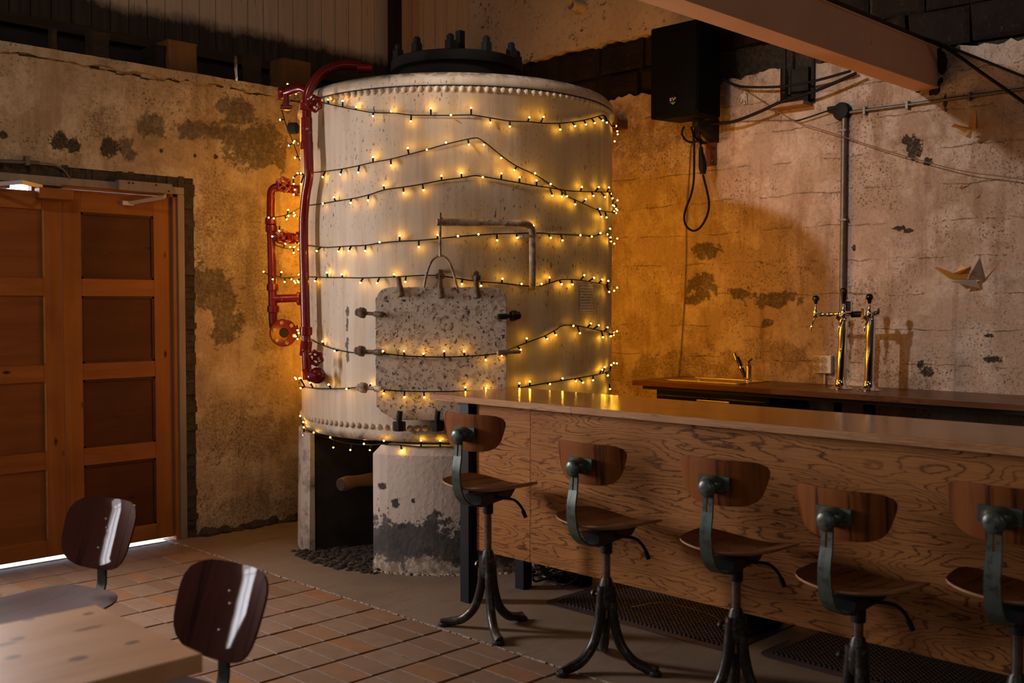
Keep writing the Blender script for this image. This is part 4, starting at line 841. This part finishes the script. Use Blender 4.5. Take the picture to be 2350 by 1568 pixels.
# ---- bar stools: local frame, sitter looks to +x, seat centre over the pole
def seat_fn(r, a):
    c, s = math.cos(a), math.sin(a); n = 2.9; k = (abs(c) ** n + abs(s) ** n) ** (-1 / n); x, y = .185 * r * k * c, .195 * r * k * s; y *= 1 + .10 * x / .185
    z = .040 * (abs(y) / .195) ** 2 + (.030 * (-x / .185) ** 2 if x < 0 else -.012 * (x / .185) ** 2 + .012 * (x / .185) ** 4) - .006
    return (x, y, z), Vector((.0, -.6 * y, 1)).normalized()
def back_fn(W_, Hh, curve, n=4.0, flare=.07):
    def fn(r, a):
        c, s = math.cos(a), math.sin(a); k = (abs(c) ** n + abs(s) ** n) ** (-1 / n); y, z = W_ * r * k * c, Hh * r * k * s; y *= 1 + flare * z / Hh
        return (curve * y * y, y, z), Vector((1, -2 * curve * y, 0)).normalized()
    return fn
SM = {}
SM['seat'] = mesh_of('seat', MB().disc_sheet(seat_fn, .012), M['stool_seat'], 50)
SM['back'] = mesh_of('backrest', MB().disc_sheet(back_fn(.172, .082, 1.7, 4.0, .15), .010), M['stool_back'], 50)
m = MB()
sp = [(.03, 0, -.058), (-.06, 0, -.066), (-.125, 0, -.060), (-.178, 0, -.020), (-.200, 0, .04), (-.203, 0, .10), (-.192, 0, .16)]
m.tube(sp, (lambda q: (.0215 + .003 * math.sin(q * PI), .0040)), 4, 6, flat=(0, 1, 0))
for s in (-1, 1): m.tube([(-.192, s * .0125, .155), (-.188, s * .0125, .20), (-.188, s * .0125, .235)], (lambda q: (.0075, .0040)), 4, 2, flat=(0, 1, 0))
SM['spine'] = mesh_of('spine', m, M['green'], 40)
SM['knob'] = mesh_of('clamp_knob', MB().lathe([(.010, -.004), (.030, -.002), (.034, .006), (.033, .014), (.026, .020), (.012, .023)], (-.190, 0, .245), (-1, 0, 0), 20), M['green'], 45)
m = MB(); m.tube([(-.194, 0, .250), (-.175, 0, .256), (-.150, 0, .252)], (lambda q: (.030 + .028 * q, .022 + .012 * q)), 12, 4, flat=(0, 1, 0)); m.box(-.158, -.148, -.062, .062, .235, .283); SM['bracket'] = mesh_of('bracket', m, M['green'], 35)
m = MB(); m.hull8([(-.08, -.03, -.075), (.13, -.022, -.058), (.13, .022, -.058), (-.08, .03, -.075)], [(-.10, -.05, -.022), (.155, -.03, -.020), (.155, .03, -.020), (-.10, .05, -.022)]); m.cyl((0, 0, -.115), (0, 0, -.03), .024, 14); SM['frame'] = mesh_of('seat_frame', m, M['black_steel'], 30)
m = MB(); m.tube([(.02, -.03, -.045), (.06, -.075, -.050), (.075, -.10, -.060), (.088, -.122, -.088), (.094, -.135, -.122)], .0065, 8, 5); m.tube([(.090, -.127, -.10), (.096, -.139, -.132)], .0095, 8, 0); SM['lever'] = mesh_of('lever', m, M['black_steel'], 50)
m = MB(); m.tube([(.020, 0, .33), (.025, 0, .26), (.036, 0, .18), (.064, 0, .098), (.115, 0, .044), (.165, 0, .026), (.218, 0, .016)], (lambda q: (.0200, .0205) if q < .85 else (.0200 + .006 * (q - .85) / .15, .0205 - .0075 * (q - .85) / .15)), 12, 5); m.lathe([(.026, 0), (.028, .004), (.022, .018)], (.210, 0, .0), seg=12); SM['leg'] = mesh_of('leg', m, M['leg'], 50)
m = MB(); m.lathe([(.024, .235), (.034, .25), (.034, .315), (.026, .345), (.021, .36)], seg=16); m.cyl((0, .03, .285), (0, .062, .285), .007, 8); m.lathe([(.012, .058), (.016, .062), (.016, .070)], (0, 0, .285), (0, 1, 0), 8); SM['hub'] = mesh_of('hub', m, M['leg'], 40)
SM['screw'] = mesh_of('screw', MB().ball((0, 0, 0), .004, 6, 4, (1, 1, .5)), M['black_steel'])
SM['seat'].materials.append(M['ply_edge'])
for pl_ in SM['seat'].polygons:
    if pl_.normal.z < .35: pl_.material_index = 1
def stool(loc, h, rz, legrot, label):
    o = thing('bar_stool', label, 'bar stool', (loc[0], loc[1], 0), 0, 'vintage swivel bar stools along the bar')
    def up(name, key, z=h):
        q = put(name, SM[key], o, (0, 0, z)); q.rotation_euler = (0, 0, rz); return q
    st = up('seat', 'seat'); up('spine', 'spine'); up('clamp_knob', 'knob'); up('bracket', 'bracket'); up('seat_frame', 'frame'); up('lever', 'lever')
    bk = put('backrest', SM['back'], o, (0, 0, 0)); bk.matrix_local = Matrix.Translation((0, 0, h)) @ Matrix.Rotation(rz, 4, 'Z') @ Matrix.Translation((-.140, 0, .258)) @ Matrix.Rotation(math.radians(-6), 4, 'Y')
    for x, y in ((.06, .05), (.06, -.05), (-.05, .0), (-.06, -.06)):
        z = seat_fn(0, 0)[0][2]; put('screw', SM['screw'], st, (x, y, .040 * (y / .195) ** 2 + .002))
    build_pole = MB().cyl((loc[0], loc[1], .20), (loc[0], loc[1], h - .09), .0165, 16); build('pole', build_pole, M['pole'], o, 40)
    put('hub', SM['hub'], o)
    for k in range(3):
        q = put('leg', SM['leg'], o); q.rotation_euler = (0, 0, math.radians(legrot + 120 * k))
    return o
stool((3.25, 3.378), .640, math.radians(4), -2, 'tallest bar stool at the far end of the bar beside the black leg')
stool((3.25, 2.695), .575, math.radians(-2), 45, 'second bar stool from the tank with a shiny dark knob')
stool((3.25, 2.090), .575, math.radians(2), 35, 'third bar stool from the tank, in the middle of the row')
stool((3.25, 1.622), .525, math.radians(-4), -10, 'lowest bar stool, fourth from the tank, with green chipped spine')
stool((3.25, 1.122), .595, math.radians(0), 20, 'nearest bar stool cut off by the right edge of the photo')

# ================================================================== BEHIND THE BAR
bc = thing('back_worktop', 'dark wooden back counter worktop along the right wall', 'worktop', (6.46, 2.4, .862))
for i, (ya, yb) in enumerate(((3.72, 4.862), (1.9, 3.719), (-.6, 1.899))): build('board', MB().box(6.155, XR - .002, ya, yb, .862, .900), M['walnut'], bc, bevel=.002)
build('support_strip', MB().box(6.20, 6.23, -.6, 4.80, .835, .862), M['black_steel'], bc)
fz = thing('under_counter_fridge', 'glossy black under counter fridge beneath the sink', 'fridge', (6.45, 4.25, 0))
build('body', MB().box(6.235, 6.74, 3.76, 4.70, .02, .834), M['black_gloss'], fz, bevel=.004)
for ya, yb in ((3.78, 4.22), (4.24, 4.68)): build('door', MB().box(6.215, 6.236, ya, yb, .10, .80), M['black_gloss'], fz, bevel=.003)
build('reflection_plate', MB().box(6.208, 6.216, 4.06, 4.33, .735, .785), M['steel'], fz, bevel=.003)  # pale plate standing in for a reflection on the glossy front
f2 = thing('bottle_cooler', 'low black bottle cooler under the back counter at the right', 'cooler', (6.5, 2.55, 0))
build('body', MB().box(6.28, 6.74, 2.00, 3.02, .02, .66), M['black_gloss'], f2, bevel=.01); build('lid', MB().box(6.27, 6.74, 2.78, 3.03, .66, .70), M['black_plastic'], f2, bevel=.008)
bk = MB(); rr = random.Random(12); rows = []
for z in (.66, .668, .735, .742):
    e = .006 if z in (.66, .742) else 0; rows.append([(6.36 + e, 2.44 + e, z), (6.36 + e, 2.74 - e, z), (6.47, 2.74 - e, z), (6.47, 2.44 + e, z)])
for a, b in zip(rows, rows[1:]): bk.hull8(a, b)
tag(build('brick', bk, M['stone'], origin=(6.41, 2.59, .66)), 'rough grey brick lying on the cooler under the back counter', 'brick')
o = thing('storage_crate', 'black plastic crate under the back counter at the far right', 'crate', (6.5, 1.6, 0)); build('body', MB().box(6.26, 6.72, 1.30, 1.96, .0, .74), M['black_plastic'], o, bevel=.01); build('rim', MB().box(6.25, 6.73, 1.29, 1.97, .74, .765), M['black_steel'], o, bevel=.005)
# sink and mixer tap
sk = thing('bar_sink', 'stainless steel inset sink in the back worktop', 'sink', (6.51, 4.37, .90)); m = MB(); xa, xb, ya, yb = 6.325, 6.70, 4.05, 4.70
for q in ((xa, xa + .03, ya, yb), (xb - .03, xb, ya, yb), (xa, xb, ya, ya + .03), (xa, xb, yb - .03, yb)): m.box(q[0], q[1], q[2], q[3], .900, .906)
build('rim', m, M['steel'], sk, bevel=.002); build('basin', MB().box(xa + .03, xb - .03, ya + .03, yb - .03, .900, .9015), M['steel'], sk); build('drain', MB().lathe([(.03, 0), (.03, .003), (.02, .0035)], (6.5, 4.5, .9015), seg=16), M['chrome'], sk)
fa = thing('mixer_tap', 'chrome mixer tap with angled black spout at the sink', 'tap', (6.58, 4.15, .906)); FX = 6.58; fp = lambda x, y: onp(x, y, 0, FX)
b0 = fp(1718, 872); build('body', MB().lathe([(.026, .906), (.026, .915), (.020, .922), (.020, 1.0), (.024, 1.005), (.024, 1.03), (.012, 1.038)], (FX, b0.y, 0), seg=18), M['chrome'], fa, 40)
build('spout', MB().tube([fp(1711, 866), fp(1704, 850), fp(1692, 820)], .0155, 14, 3), M['black_gloss'], fa, 60); build('nozzle', MB().cyl(fp(1691, 826), fp(1686, 812), .017, 14), M['chrome'], fa, 40); build('ring', MB().cyl(fp(1702, 846), fp(1700, 841), .0175, 14), M['chrome'], fa, 40)
m = MB(); m.tube([fp(1716, 838), fp(1719, 830), fp(1726, 824)], (lambda q: (.017 - .008 * q, .007)), 8, 3); build('lever', m, M['black_gloss'], fa, 50)
# beer tower
BX = 6.465; bt = thing('beer_tower', 'chrome beer tower with two columns and three black handled taps', 'beer tower', (BX, 3.28, .90)); bp_ = lambda x, y, o=0: onp(x, y, 0, BX - o)
for xb_, xt in ((1929, 1936), (1994, 1999)):
    c = bp_(xb_, 893); c.z = .90; t_ = bp_(xt, 738)
    build('base_flange', MB().lathe([(.078, 0), (.079, .004), (.060, .010), (.042, .024), (.034, .045), (.033, .06)], c, seg=32), M['chrome'], bt, 50)
    build('column', MB().tube([c + Vector((0, 0, .04)), c.lerp(t_, .35), c.lerp(t_, .7), t_, t_ + Vector((0, .008, .022)), t_ + Vector((0, .022, .040))], (lambda q: .030 if q < .7 else .030 + .008 * (q - .7) / .3), 20, 6), M['chrome'], bt, 60)
z_ = bp_(1930, 722).z; cb = MB(); cb.tube([bp_(1868, 720), bp_(1890, 722), bp_(1925, 721), bp_(1960, 720), bp_(2014, 719)], (lambda q: .014 + .004 * math.sin(q * 40)), 12, 6); build('crossbar', cb, M['chrome'], bt, 60)
build('connector', MB().box(BX - .025, BX + .025, bp_(1986, 720).y - .01, bp_(1986, 720).y + .02, z_ - .03, z_ + .04), M['chrome'], bt, bevel=.004)
build('connector', MB().cyl(bp_(1955, 722), bp_(1978, 721), .021, 14), M['black_gloss'], bt, 40)
m = MB(); m.tube([bp_(2010, 721), bp_(2016, 719), bp_(2016, 708)], .006, 8, 3); build('side_valve', m, M['black_gloss'], bt, 50)
for x, yt, of, lean in ((1872, 678, .05, -4), (1936, 660, .10, 2), (1995, 674, .06, 0)):
    c = bp_(x, 719, of); tp = build('tap', MB().lathe([(.012, -.03), (.017, -.022), (.018, .012), (.012, .02), (.009, .035), (.013, .038), (.013, .048), (.008, .052), (.008, .066)], c, (0, 0, 1), 14), M['chrome'], bt, 40)
    hz_ = onp(x + lean * .3, yt, 0, BX - of).z - c.z
    build('handle', MB().lathe([(.0095, .060), (.011, .066), (.015, .085), (.0225, hz_ - .035), (.0235, hz_ - .02), (.018, hz_ - .005), (.007, hz_)], c, (0, 0, 1), 16), M['black_gloss'], tp, 60)
    build('spout', MB().tube([c + Vector((0, 0, -.02)), c + Vector((-.012, .004, -.05)), c + Vector((-.030, .012, -.085)), c + Vector((-.036, .016, -.115))], .0075, 10, 4), M['chrome'], tp, 60)
    build('shank', MB().cyl(c, c + Vector((of, 0, 0)), .011, 12), M['chrome'], tp, 40)
for y_ in (3.39, 3.17):
    o = thing('beer_line', 'black insulated beer line under the ' + ('left' if y_ > 3.3 else 'right') + ' beer column', 'hose', (BX, y_, 0)); build('hose', MB().tube([(BX, y_, .86), (BX + .01, y_, .6), (BX + .02, y_ + .02, .3), (BX + .03, y_, .0)], .026 + (.012 if y_ < 3.3 else 0), 12, 4), M['black_plastic'], o, 60); build('collar', MB().cyl((BX, y_, .82), (BX, y_, .835), .034, 14), M['black_steel'], o, 40)
# wall socket
s0 = RW(1893, 836); so = thing('wall_socket', 'white four gang wall socket above the back counter', 'socket', (XR, s0.y, s0.z)); build('box', MB().box(XR - .042, XR, s0.y - .068, s0.y + .068, s0.z - .062, s0.z + .062), M['socket'], so, bevel=.006)
for dy in (-.028, .028):
    for dz in (-.027, .027):
        c = Vector((XR - .042, s0.y + dy + .012, s0.z + dz)); g_ = build('outlet', MB().lathe([(.0255, .0), (.0255, .002), (.0225, .0022), (.021, .0004)], c, (-1, 0, 0), 22), M['socket_dark'], so, 40)
        for e in (-.009, .009): build('hole', MB().cyl(c + Vector((-.0008, e, -e * .6)), c + Vector((-.003, e, -e * .6)), .0028, 8), M['iron_black'], g_)
o = tag(build('socket_cable', MB().tube([(XR - .012, s0.y - .005, s0.z - .06), (XR - .010, s0.y - .006, s0.z - .10), (XR - .012, s0.y - .005, .902)], .008, 8, 3), M['socket'], origin=(XR - .01, s0.y, .902)), 'pale cable running down from the wall socket', 'cable')
c = RW(1948, 703); o = thing('small_picture', 'tiny dark card in a pale frame on the wall behind the taps', 'picture', c); build('card', MB().box(XR - .005, XR, c.y - .020, c.y + .020, c.z - .038, c.z + .038), M['black_steel'], o)
m = MB()
for q in ((-.024, .024, .036, .041), (-.024, .024, -.041, -.036), (-.024, -.020, -.041, .041), (.020, .024, -.041, .041)): m.box(XR - .008, XR, c.y + q[0], c.y + q[1], c.z + q[2], c.z + q[3])
build('frame', m, M['socket'], o)

# ================================================================== ON THE RIGHT WALL
sx0, sx1, sy0, sy1, sz0, sz1 = 6.37, 6.66, 4.445, 4.872, 2.835, 3.505
spk = thing('loudspeaker', 'large black loudspeaker hanging under the ceiling beam', 'loudspeaker', (6.5, 4.66, sz0))
build('cabinet', MB().prism([(sx0, sy0, sz0), (sx0, sy1, sz0), (sx1, sy1 - .06, sz0), (sx1, sy0 + .0, sz0)], (0, 0, sz1 - sz0)), M['speaker'], spk, bevel=.012)
build('grille', MB().box(sx0 - .008, sx0 + .002, sy0 + .012, sy1 - .012, sz0 + .015, sz1 - .015), M['speaker'], spk, bevel=.003)
bc_ = onp(1545, 229, 0, sx0 - .009); hexp = [(sx0 - .009, bc_.y + .038 * math.sin(a), bc_.z + .042 * math.cos(a)) for a in [i * PI / 3 for i in range(6)]]
bd = build('badge', MB().prism(hexp, (-.003, 0, 0)), M['black_gloss'], spk)
build('badge_stripe', MB().prism([(sx0 - .0125, bc_.y + .026, bc_.z - .019), (sx0 - .0125, bc_.y - .026, bc_.z - .019), (sx0 - .0125, bc_.y, bc_.z - .036)], (-.001, 0, 0)), M['badge_green'], bd)
fc = bpy.data.curves.new('lettering', 'FONT'); fc.body = 'KV\u00b2'; fc.size = .036; fc.extrude = .0005; fc.align_x = 'CENTER'; fc.align_y = 'CENTER'
fo = bpy.data.objects.new('tmp_text', fc); col.objects.link(fo); bpy.context.view_layer.update(); tm_ = bpy.data.meshes.new_from_object(fo.evaluated_get(bpy.context.evaluated_depsgraph_get())); bpy.data.objects.remove(fo)
tm_.materials.clear(); tm_.materials.append(M['white']); lt_ = put('lettering', tm_, bd); lt_.location = Vector((sx0 - .0135, bc_.y, bc_.z + .001)) - spk.location; lt_.rotation_euler = (PI / 2, 0, -PI / 2)
build('port_panel', MB().box(sx0 + .05, sx1 - .05, sy0 + .05, sy1 - .08, sz0 - .004, sz0 + .002), M['black_plastic'], spk)
br = thing('speaker_bracket', 'dark red steel wall bracket below the loudspeaker', 'bracket', RW(1633, 340)); a, b_ = RW(1645, 380), RW(1623, 292)
build('plate', MB().box(XR - .012, XR, a.y, b_.y, a.z, b_.z + .15), M['bracket_red'], br, bevel=.002)
build('arm', MB().hull8([(sx1 - .12, sy0 + .12, sz0 - .06), (sx1 - .12, sy0 + .17, sz0 - .06), (XR, sy0 + .18, sz0 - .16), (XR, sy0 + .10, sz0 - .16)], [(sx1 - .12, sy0 + .12, sz0 - .01), (sx1 - .12, sy0 + .17, sz0 - .01), (XR, sy0 + .18, sz0 + .0), (XR, sy0 + .10, sz0 + .0)]), M['black_steel'], br)
build('screw', MB().cyl((XR - .016, a.y + .03, a.z + .04), (XR - .010, a.y + .03, a.z + .04), .006, 8), M['steel'], br)
sc = thing('speaker_cable', 'black power cable looping down below the loudspeaker with inline plug', 'cable', RW(1600, 480, .16)); W = lambda L, o: [RW(x, y, o) for x, y in L]
build('loop', MB().tube(W([(1586, 291), (1592, 316), (1593, 351), (1592, 414), (1585, 450), (1576, 473), (1570, 498), (1575, 519), (1591, 530), (1608, 521), (1623, 494), (1627, 467), (1623, 441), (1613, 401)], .16), .0085, 8, 5), M['black_plastic'], sc, 60)
build('plug', MB().tube(W([(1609, 338), (1609, 352), (1611, 362), (1612, 375), (1613, 388), (1613, 399)], .16), (lambda q: .014 + .016 * min(1, q * 1.6) if q < .9 else .022), 12, 2), M['black_plastic'], sc, 40)
build('tail', MB().tube(W([(1609, 340), (1604, 324), (1589, 327), (1574, 322), (1565, 307), (1570, 290)], .16), .008, 8, 5), M['black_plastic'], sc, 60)
for dx in (0, 5, 10): build('tail', MB().tube(W([(1596 + dx, 288), (1594 + dx, 305), (1600 + dx, 322), (1612 + dx, 330)], .13), .007, 8, 4), M['black_plastic'], sc, 60)
def cable(label, pts, off, r, m, name='wall_cable', cat='cable'):
    P = W(pts, off); return tag(build(name, MB().tube(P, r, 8, 5), m, None, 60, origin=P[0]), label, cat)
cable('thin grey wire hanging down the wall to the back counter', [(1596, 300), (1585, 339), (1582, 387), (1577, 459), (1575, 520), (1574, 600), (1570, 700), (1563, 800), (1557, 864)], .012, .0035, M['grey_cable'])
cable('upper black cable sagging from the loudspeaker to the beam', [(1655, 178), (1664, 184), (1690, 196), (1720, 200), (1790, 199), (1850, 190), (1900, 178), (1952, 163)], .10, .0095, M['black_plastic'])
cable('lower thick black cable running from the loudspeaker past the wall niche', [(1630, 284), (1680, 280), (1740, 258), (1790, 235), (1850, 216), (1900, 197), (1965, 168)], .13, .0115, M['black_plastic'])
cable('thin cord running diagonally down the wall to the right edge', [(1660, 182), (1714, 210), (1765, 243), (1821, 277), (1870, 293), (1930, 312), (2012, 339), (2114, 369), (2216, 394), (2300, 405), (2420, 422)], .09, .0034, M['grey_cable'])
cable('short black lead from the junction box to the diagonal cord', [(1918, 250), (1895, 256), (1860, 268), (1828, 277), (1812, 273)], .05, .0055, M['black_plastic'])
cable('lower thick black cable drooping from the beam end', [(2118, 88), (2150, 98), (2190, 122), (2250, 165), (2300, 200), (2350, 235), (2430, 290)], .22, .0105, M['black_plastic'])
cable('upper thick black cable drooping from the beam end', [(2118, 86), (2150, 96), (2210, 120), (2280, 148), (2350, 176), (2430, 206)], .20, .0085, M['black_plastic'])
cable('thin horizontal wire across the dark stone course behind the tank', [(1380, 190), (1450, 198), (1495, 203), (1560, 200), (1660, 192)], .02, .003, M['black_plastic'])
cable('thin pale wire along the wall below the loudspeaker', [(1640, 283), (1700, 279), (1770, 276), (1835, 277)], .015, .003, M['grey_cable'])
cd = thing('wall_conduit', 'horizontal grey conduit clipped to the right wall', 'conduit', RW(1955, 257)); build('pipe', MB().tube(W([(1950, 258), (2083, 241), (2225, 221), (2430, 194)], .022), .0115, 10, 0), M['galv'], cd, 60)
for x, y in ((1985, 253), (2083, 240), (2225, 220)):
    c = RW(x, y, .02); build('clip', MB().box(XR - .037, XR, c.y - .008, c.y + .008, c.z - .030, c.z + .022), M['galv'], cd)
vd = thing('drop_conduit', 'vertical grey conduit from the junction box down to the taps', 'conduit', RW(1933, 690)); build('pipe', MB().tube(W([(1938, 262), (1937, 300), (1935, 500), (1932, 720), (1930, 866)], .028), .0195, 12, 0), M['galv'], vd, 60)
for y in (300, 505):
    c = RW(1936, y, .02); build('clip', MB().box(XR - .05, XR, c.y - .030, c.y + .030, c.z - .007, c.z + .007), M['galv'], vd)
c = RW(1936, 257); jb = thing('junction_box', 'round black junction box where the conduits meet', 'junction box', c); build('box', MB().lathe([(.062, 0), (.062, .035), (.055, .05), (.02, .055)], c, (-1, 0, 0), 26), M['black_plastic'], jb, 40); q = RW(1915, 252); build('gland', MB().box(XR - .05, XR - .005, c.y + .04, q.y + .03, q.z - .022, q.z + .018), M['black_plastic'], jb, bevel=.004)
# niche at the plaster top
nz_ = thing('wall_niche_grate', 'two rusty iron bars standing in the dark wall niche', 'grate', RW(1800, 220)); 
for x, ya, yb in ((1801, 118, 216), (1866, 138, 236)): a, b_ = RW(x, yb, .01), RW(x, ya, .01); build('bar', MB().box(XR - .022, XR - .008, a.y - .011, a.y + .011, a.z, b_.z + .1), M['iron_black'], nz_)
a, b_ = RW(1862, 240), RW(1772, 240); tag(build('niche_sill', MB().box(XR - .13, XR + .10, a.y - .01, b_.y - .02, 2.846, 2.872), M['ply_edge'], bevel=.003, origin=(XR, 3.9, 2.846)), 'pale plywood board lying as a sill in the wall niche', 'board')
a, b_ = RW(1846, 216), RW(1806, 150); build('niche_back', MB().box(XR + .05, XR + .1, a.y, b_.y, 2.87, 3.14), M['soot_and_shade'], wall_right)
# concrete pipe stub, timber stub
c = RW(1337, 17); ps = thing('pipe_stub', 'short open pipe stub sticking out high on the upper wall', 'pipe', c); build('pipe', MB().lathe([(.050, 0), (.048, .13), (.040, .132), (.038, .05)], c, (-1, .12, 0), 22, False), M['concrete_upper'], ps, 40); build('bore', MB().cyl(c + Vector((-.05, 0, 0)), c + Vector((-.055, 0, 0)), .039, 18), M['soot_and_shade'], ps)
a, b_ = RW(1441, 288), RW(1398, 288); tag(build('timber_end', MB().box(XR - .14, XR, a.y, b_.y, a.z - .03, a.z + .035), M['timber'], bevel=.003, origin=(XR, a.y, a.z)), 'small brown timber end fixed to the wall right of the tank', 'timber block')
c = RW(1709, 225); wp = MB()
for k in range(9): wp.tube([c + Vector((-.01, random.uniform(-.03, .03), random.uniform(-.05, .05))) for _ in range(4)], .004, 5, 3)
tag(build('plastic_scrap', wp, M['socket'], origin=c), 'crumpled clear plastic scrap stuck on the wall left of the niche', 'plastic scrap')
# ---- paper cranes
def crane(label, parts, o0, mats):
    o = thing('paper_crane', label, 'paper crane', o0, 0, 'folded paper cranes on the right wall')
    for (nm, pts), mk in zip(parts, mats):
        P = [RW(x, y, of) for x, y, of in pts]; n = (P[1] - P[0]).cross(P[2] - P[0]).normalized() * .0011; m = MB().prism([p - n / 2 for p in P], n); build(nm, m, M[mk], o)
    return o
crane('largest orange paper crane high on the right wall', [
    ('wing', [(2233, 252, .17), (2240, 300, .13), (2222, 296, .14)]), ('wing', [(2182, 291, .20), (2190, 284, .22), (2226, 294, .14), (2222, 300, .13)]),
    ('body', [(2190, 291, .20), (2230, 296, .14), (2230, 314, .11)]), ('body', [(2195, 302, .17), (2216, 314, .13), (2228, 317, .10), (2232, 297, .14)]),
    ('neck', [(2229, 316, .10), (2247, 297, .12), (2262, 283, .10), (2240, 306, .12)]), ('tail', [(2277, 267, .04), (2254, 288, .11), (2262, 283, .10)]), ('wing', [(2241, 253, .02), (2246, 294, .09), (2238, 296, .12)])], RW(2228, 314, .1),
    ['paper_orange', 'paper_orange', 'paper_orange', 'paper_light', 'paper_orange', 'paper_orange', 'paper_orange'])
crane('tiny orange paper crane between the two large ones', [
    ('body', [(2203, 430, .16), (2208, 424, .16), (2212, 434, .14), (2206, 436, .14)]), ('wing', [(2183, 430, .20), (2203, 429, .16), (2204, 432, .16)]), ('wing', [(2210, 430, .15), (2232, 421, .08), (2211, 434, .14)])], RW(2207, 435, .14), ['paper_orange'] * 3)
crane('orange paper crane with a pink wing lower on the right wall', [
    ('neck', [(2143, 614, .22), (2152, 613, .22), (2188, 627, .16), (2180, 640, .15)]), ('wing', [(2186, 628, .16), (2230, 611, .18), (2226, 622, .14), (2196, 632, .14)]), ('body', [(2180, 640, .15), (2188, 627, .16), (2228, 616, .14), (2220, 640, .10), (2196, 643, .12)]),
    ('wing', [(2190, 626, .12), (2206, 609, .10), (2222, 618, .10)]), ('wing', [(2249, 590, .14), (2222, 638, .10), (2254, 645, .02)]), ('tail', [(2249, 590, .14), (2254, 645, .02), (2262, 640, .01)]), ('body', [(2182, 646, .16), (2196, 642, .12), (2238, 640, .06), (2250, 662, .02)])], RW(2200, 642, .1),
    ['paper_orange', 'paper_orange', 'paper_orange', 'paper_light', 'paper_pink', 'paper_pink', 'paper_pink'])
# ---- post behind the tank
c = onp(906, 100, 1, 7.1); tag(build('steel_post', MB().box(c.x - .045, c.x + .045, 7.06, 7.14, 2.86, ZC), M['black_steel'], origin=(c.x, 7.1, 2.86)), 'black upright steel post behind the tank against the boards', 'post')

# ================================================================== TABLE AND CHAIRS
tb = thing('cafe_table', 'pine topped cafe table in the lower left foreground', 'table', (.45, 2.2, 0))
build('table_top', MB().box(-.25, 1.072, 1.952, 2.455,   .700, .740), M['table_top'], tb, bevel=.004)
for x in (-.15, .93):
    for y in (2.02, 2.385): build('leg', MB().box(x - .02, x + .02, y - .02, y + .02, 0, .70), M['black_steel'], tb, bevel=.003)
build('apron', MB().box(-.15, .95, 2.03, 2.05, .65, .70), M['black_steel'], tb); build('apron', MB().box(-.15, .95, 2.36, 2.38, .65, .70), M['black_steel'], tb)
def cseat_fn(r, a):
    c, s = math.cos(a), math.sin(a); n = 3.0; k = (abs(c) ** n + abs(s) ** n) ** (-1 / n); x, y = .200 * r * k * c, .205 * r * k * s; y *= 1 + .06 * x / .2
    z = .022 * (abs(y) / .2) ** 2 + (.030 * (-x / .2) ** 2.5 if x < 0 else -.012 * (x / .2) ** 2); return (x, y, z), Vector((.25 * min(x, 0) * 2, -.3 * y, 1)).normalized()
M['chair_seat'] = ply('chair_seat_ply', (.060, .016, .009), (.042, .011, .006), (.022, .006, .004), .22, .7, 0)
CM = {}
CM['seat'] = mesh_of('seat', MB().disc_sheet(cseat_fn, .012), M['chair_seat'], 50)
CM['back'] = mesh_of('backrest', MB().disc_sheet(back_fn(.168, .122, 1.05, 3.4, .05), .011), M['chair_ply'], 50)
m = MB(); m.tube([(.0, 0, .425), (-.10, 0, .420), (-.185, 0, .432), (-.222, 0, .48), (-.228, 0, .55), (-.248, 0, .64), (-.262, 0, .70)], (lambda q: (.020, .004)), 4, 6, flat=(0, 1, 0)); CM['spine'] = mesh_of('spine', m, M['green'], 40)
m = MB()
for s in (-1, 1): m.tube([(.12, s * .12, .432), (-.13, s * .12, .430)], .010, 8, 0)
m.tube([(.0, -.12, .430), (.0, .12, .430)], .012, 8, 0); CM['frame'] = mesh_of('seat_frame', m, M['green'], 50)
m = MB(); m.tube([(.10, .10, .430), (.14, .14, .40), (.19, .175, .05), (.195, .18, .004)], .010, 10, 4); m.lathe([(.014, 0), (.014, .015)], (.195, .18, 0), seg=10); CM['leg'] = mesh_of('leg', m, M['green'], 50)
CM['rivet'] = mesh_of('rivet', MB().ball((0, 0, 0), .0055, 8, 4, (.5, 1, 1)), M['steel'], 60)
def chair(loc, rz, label):
    o = thing('plywood_chair', label, 'chair', (loc[0], loc[1], 0), rz, 'varnished plywood chairs at the table')
    st = put('seat', CM['seat'], o, (0, 0, .445)); put('spine', CM['spine'], o); put('seat_frame', CM['frame'], o)
    bk = put('backrest', CM['back'], o); bk.matrix_local = Matrix.Translation((-.235, 0, .662)) @ Matrix.Rotation(math.radians(-20), 4, 'Y')
    for y, z in ((0, .05), (0, -.05), (.014, .02)): put('rivet', CM['rivet'], bk, (.0065, y, z))
    for sx, sy in ((1, 1), (1, -1), (-1, 1), (-1, -1)):
        q = put('leg', CM['leg'], o); q.scale = (sx, sy, 1)
    return o
chair((1.36, 3.50), math.radians(196), 'varnished dark plywood chair in front of the wooden door')
chair((1.17, 2.40), math.radians(188), 'varnished dark plywood chair pushed up to the pine table')
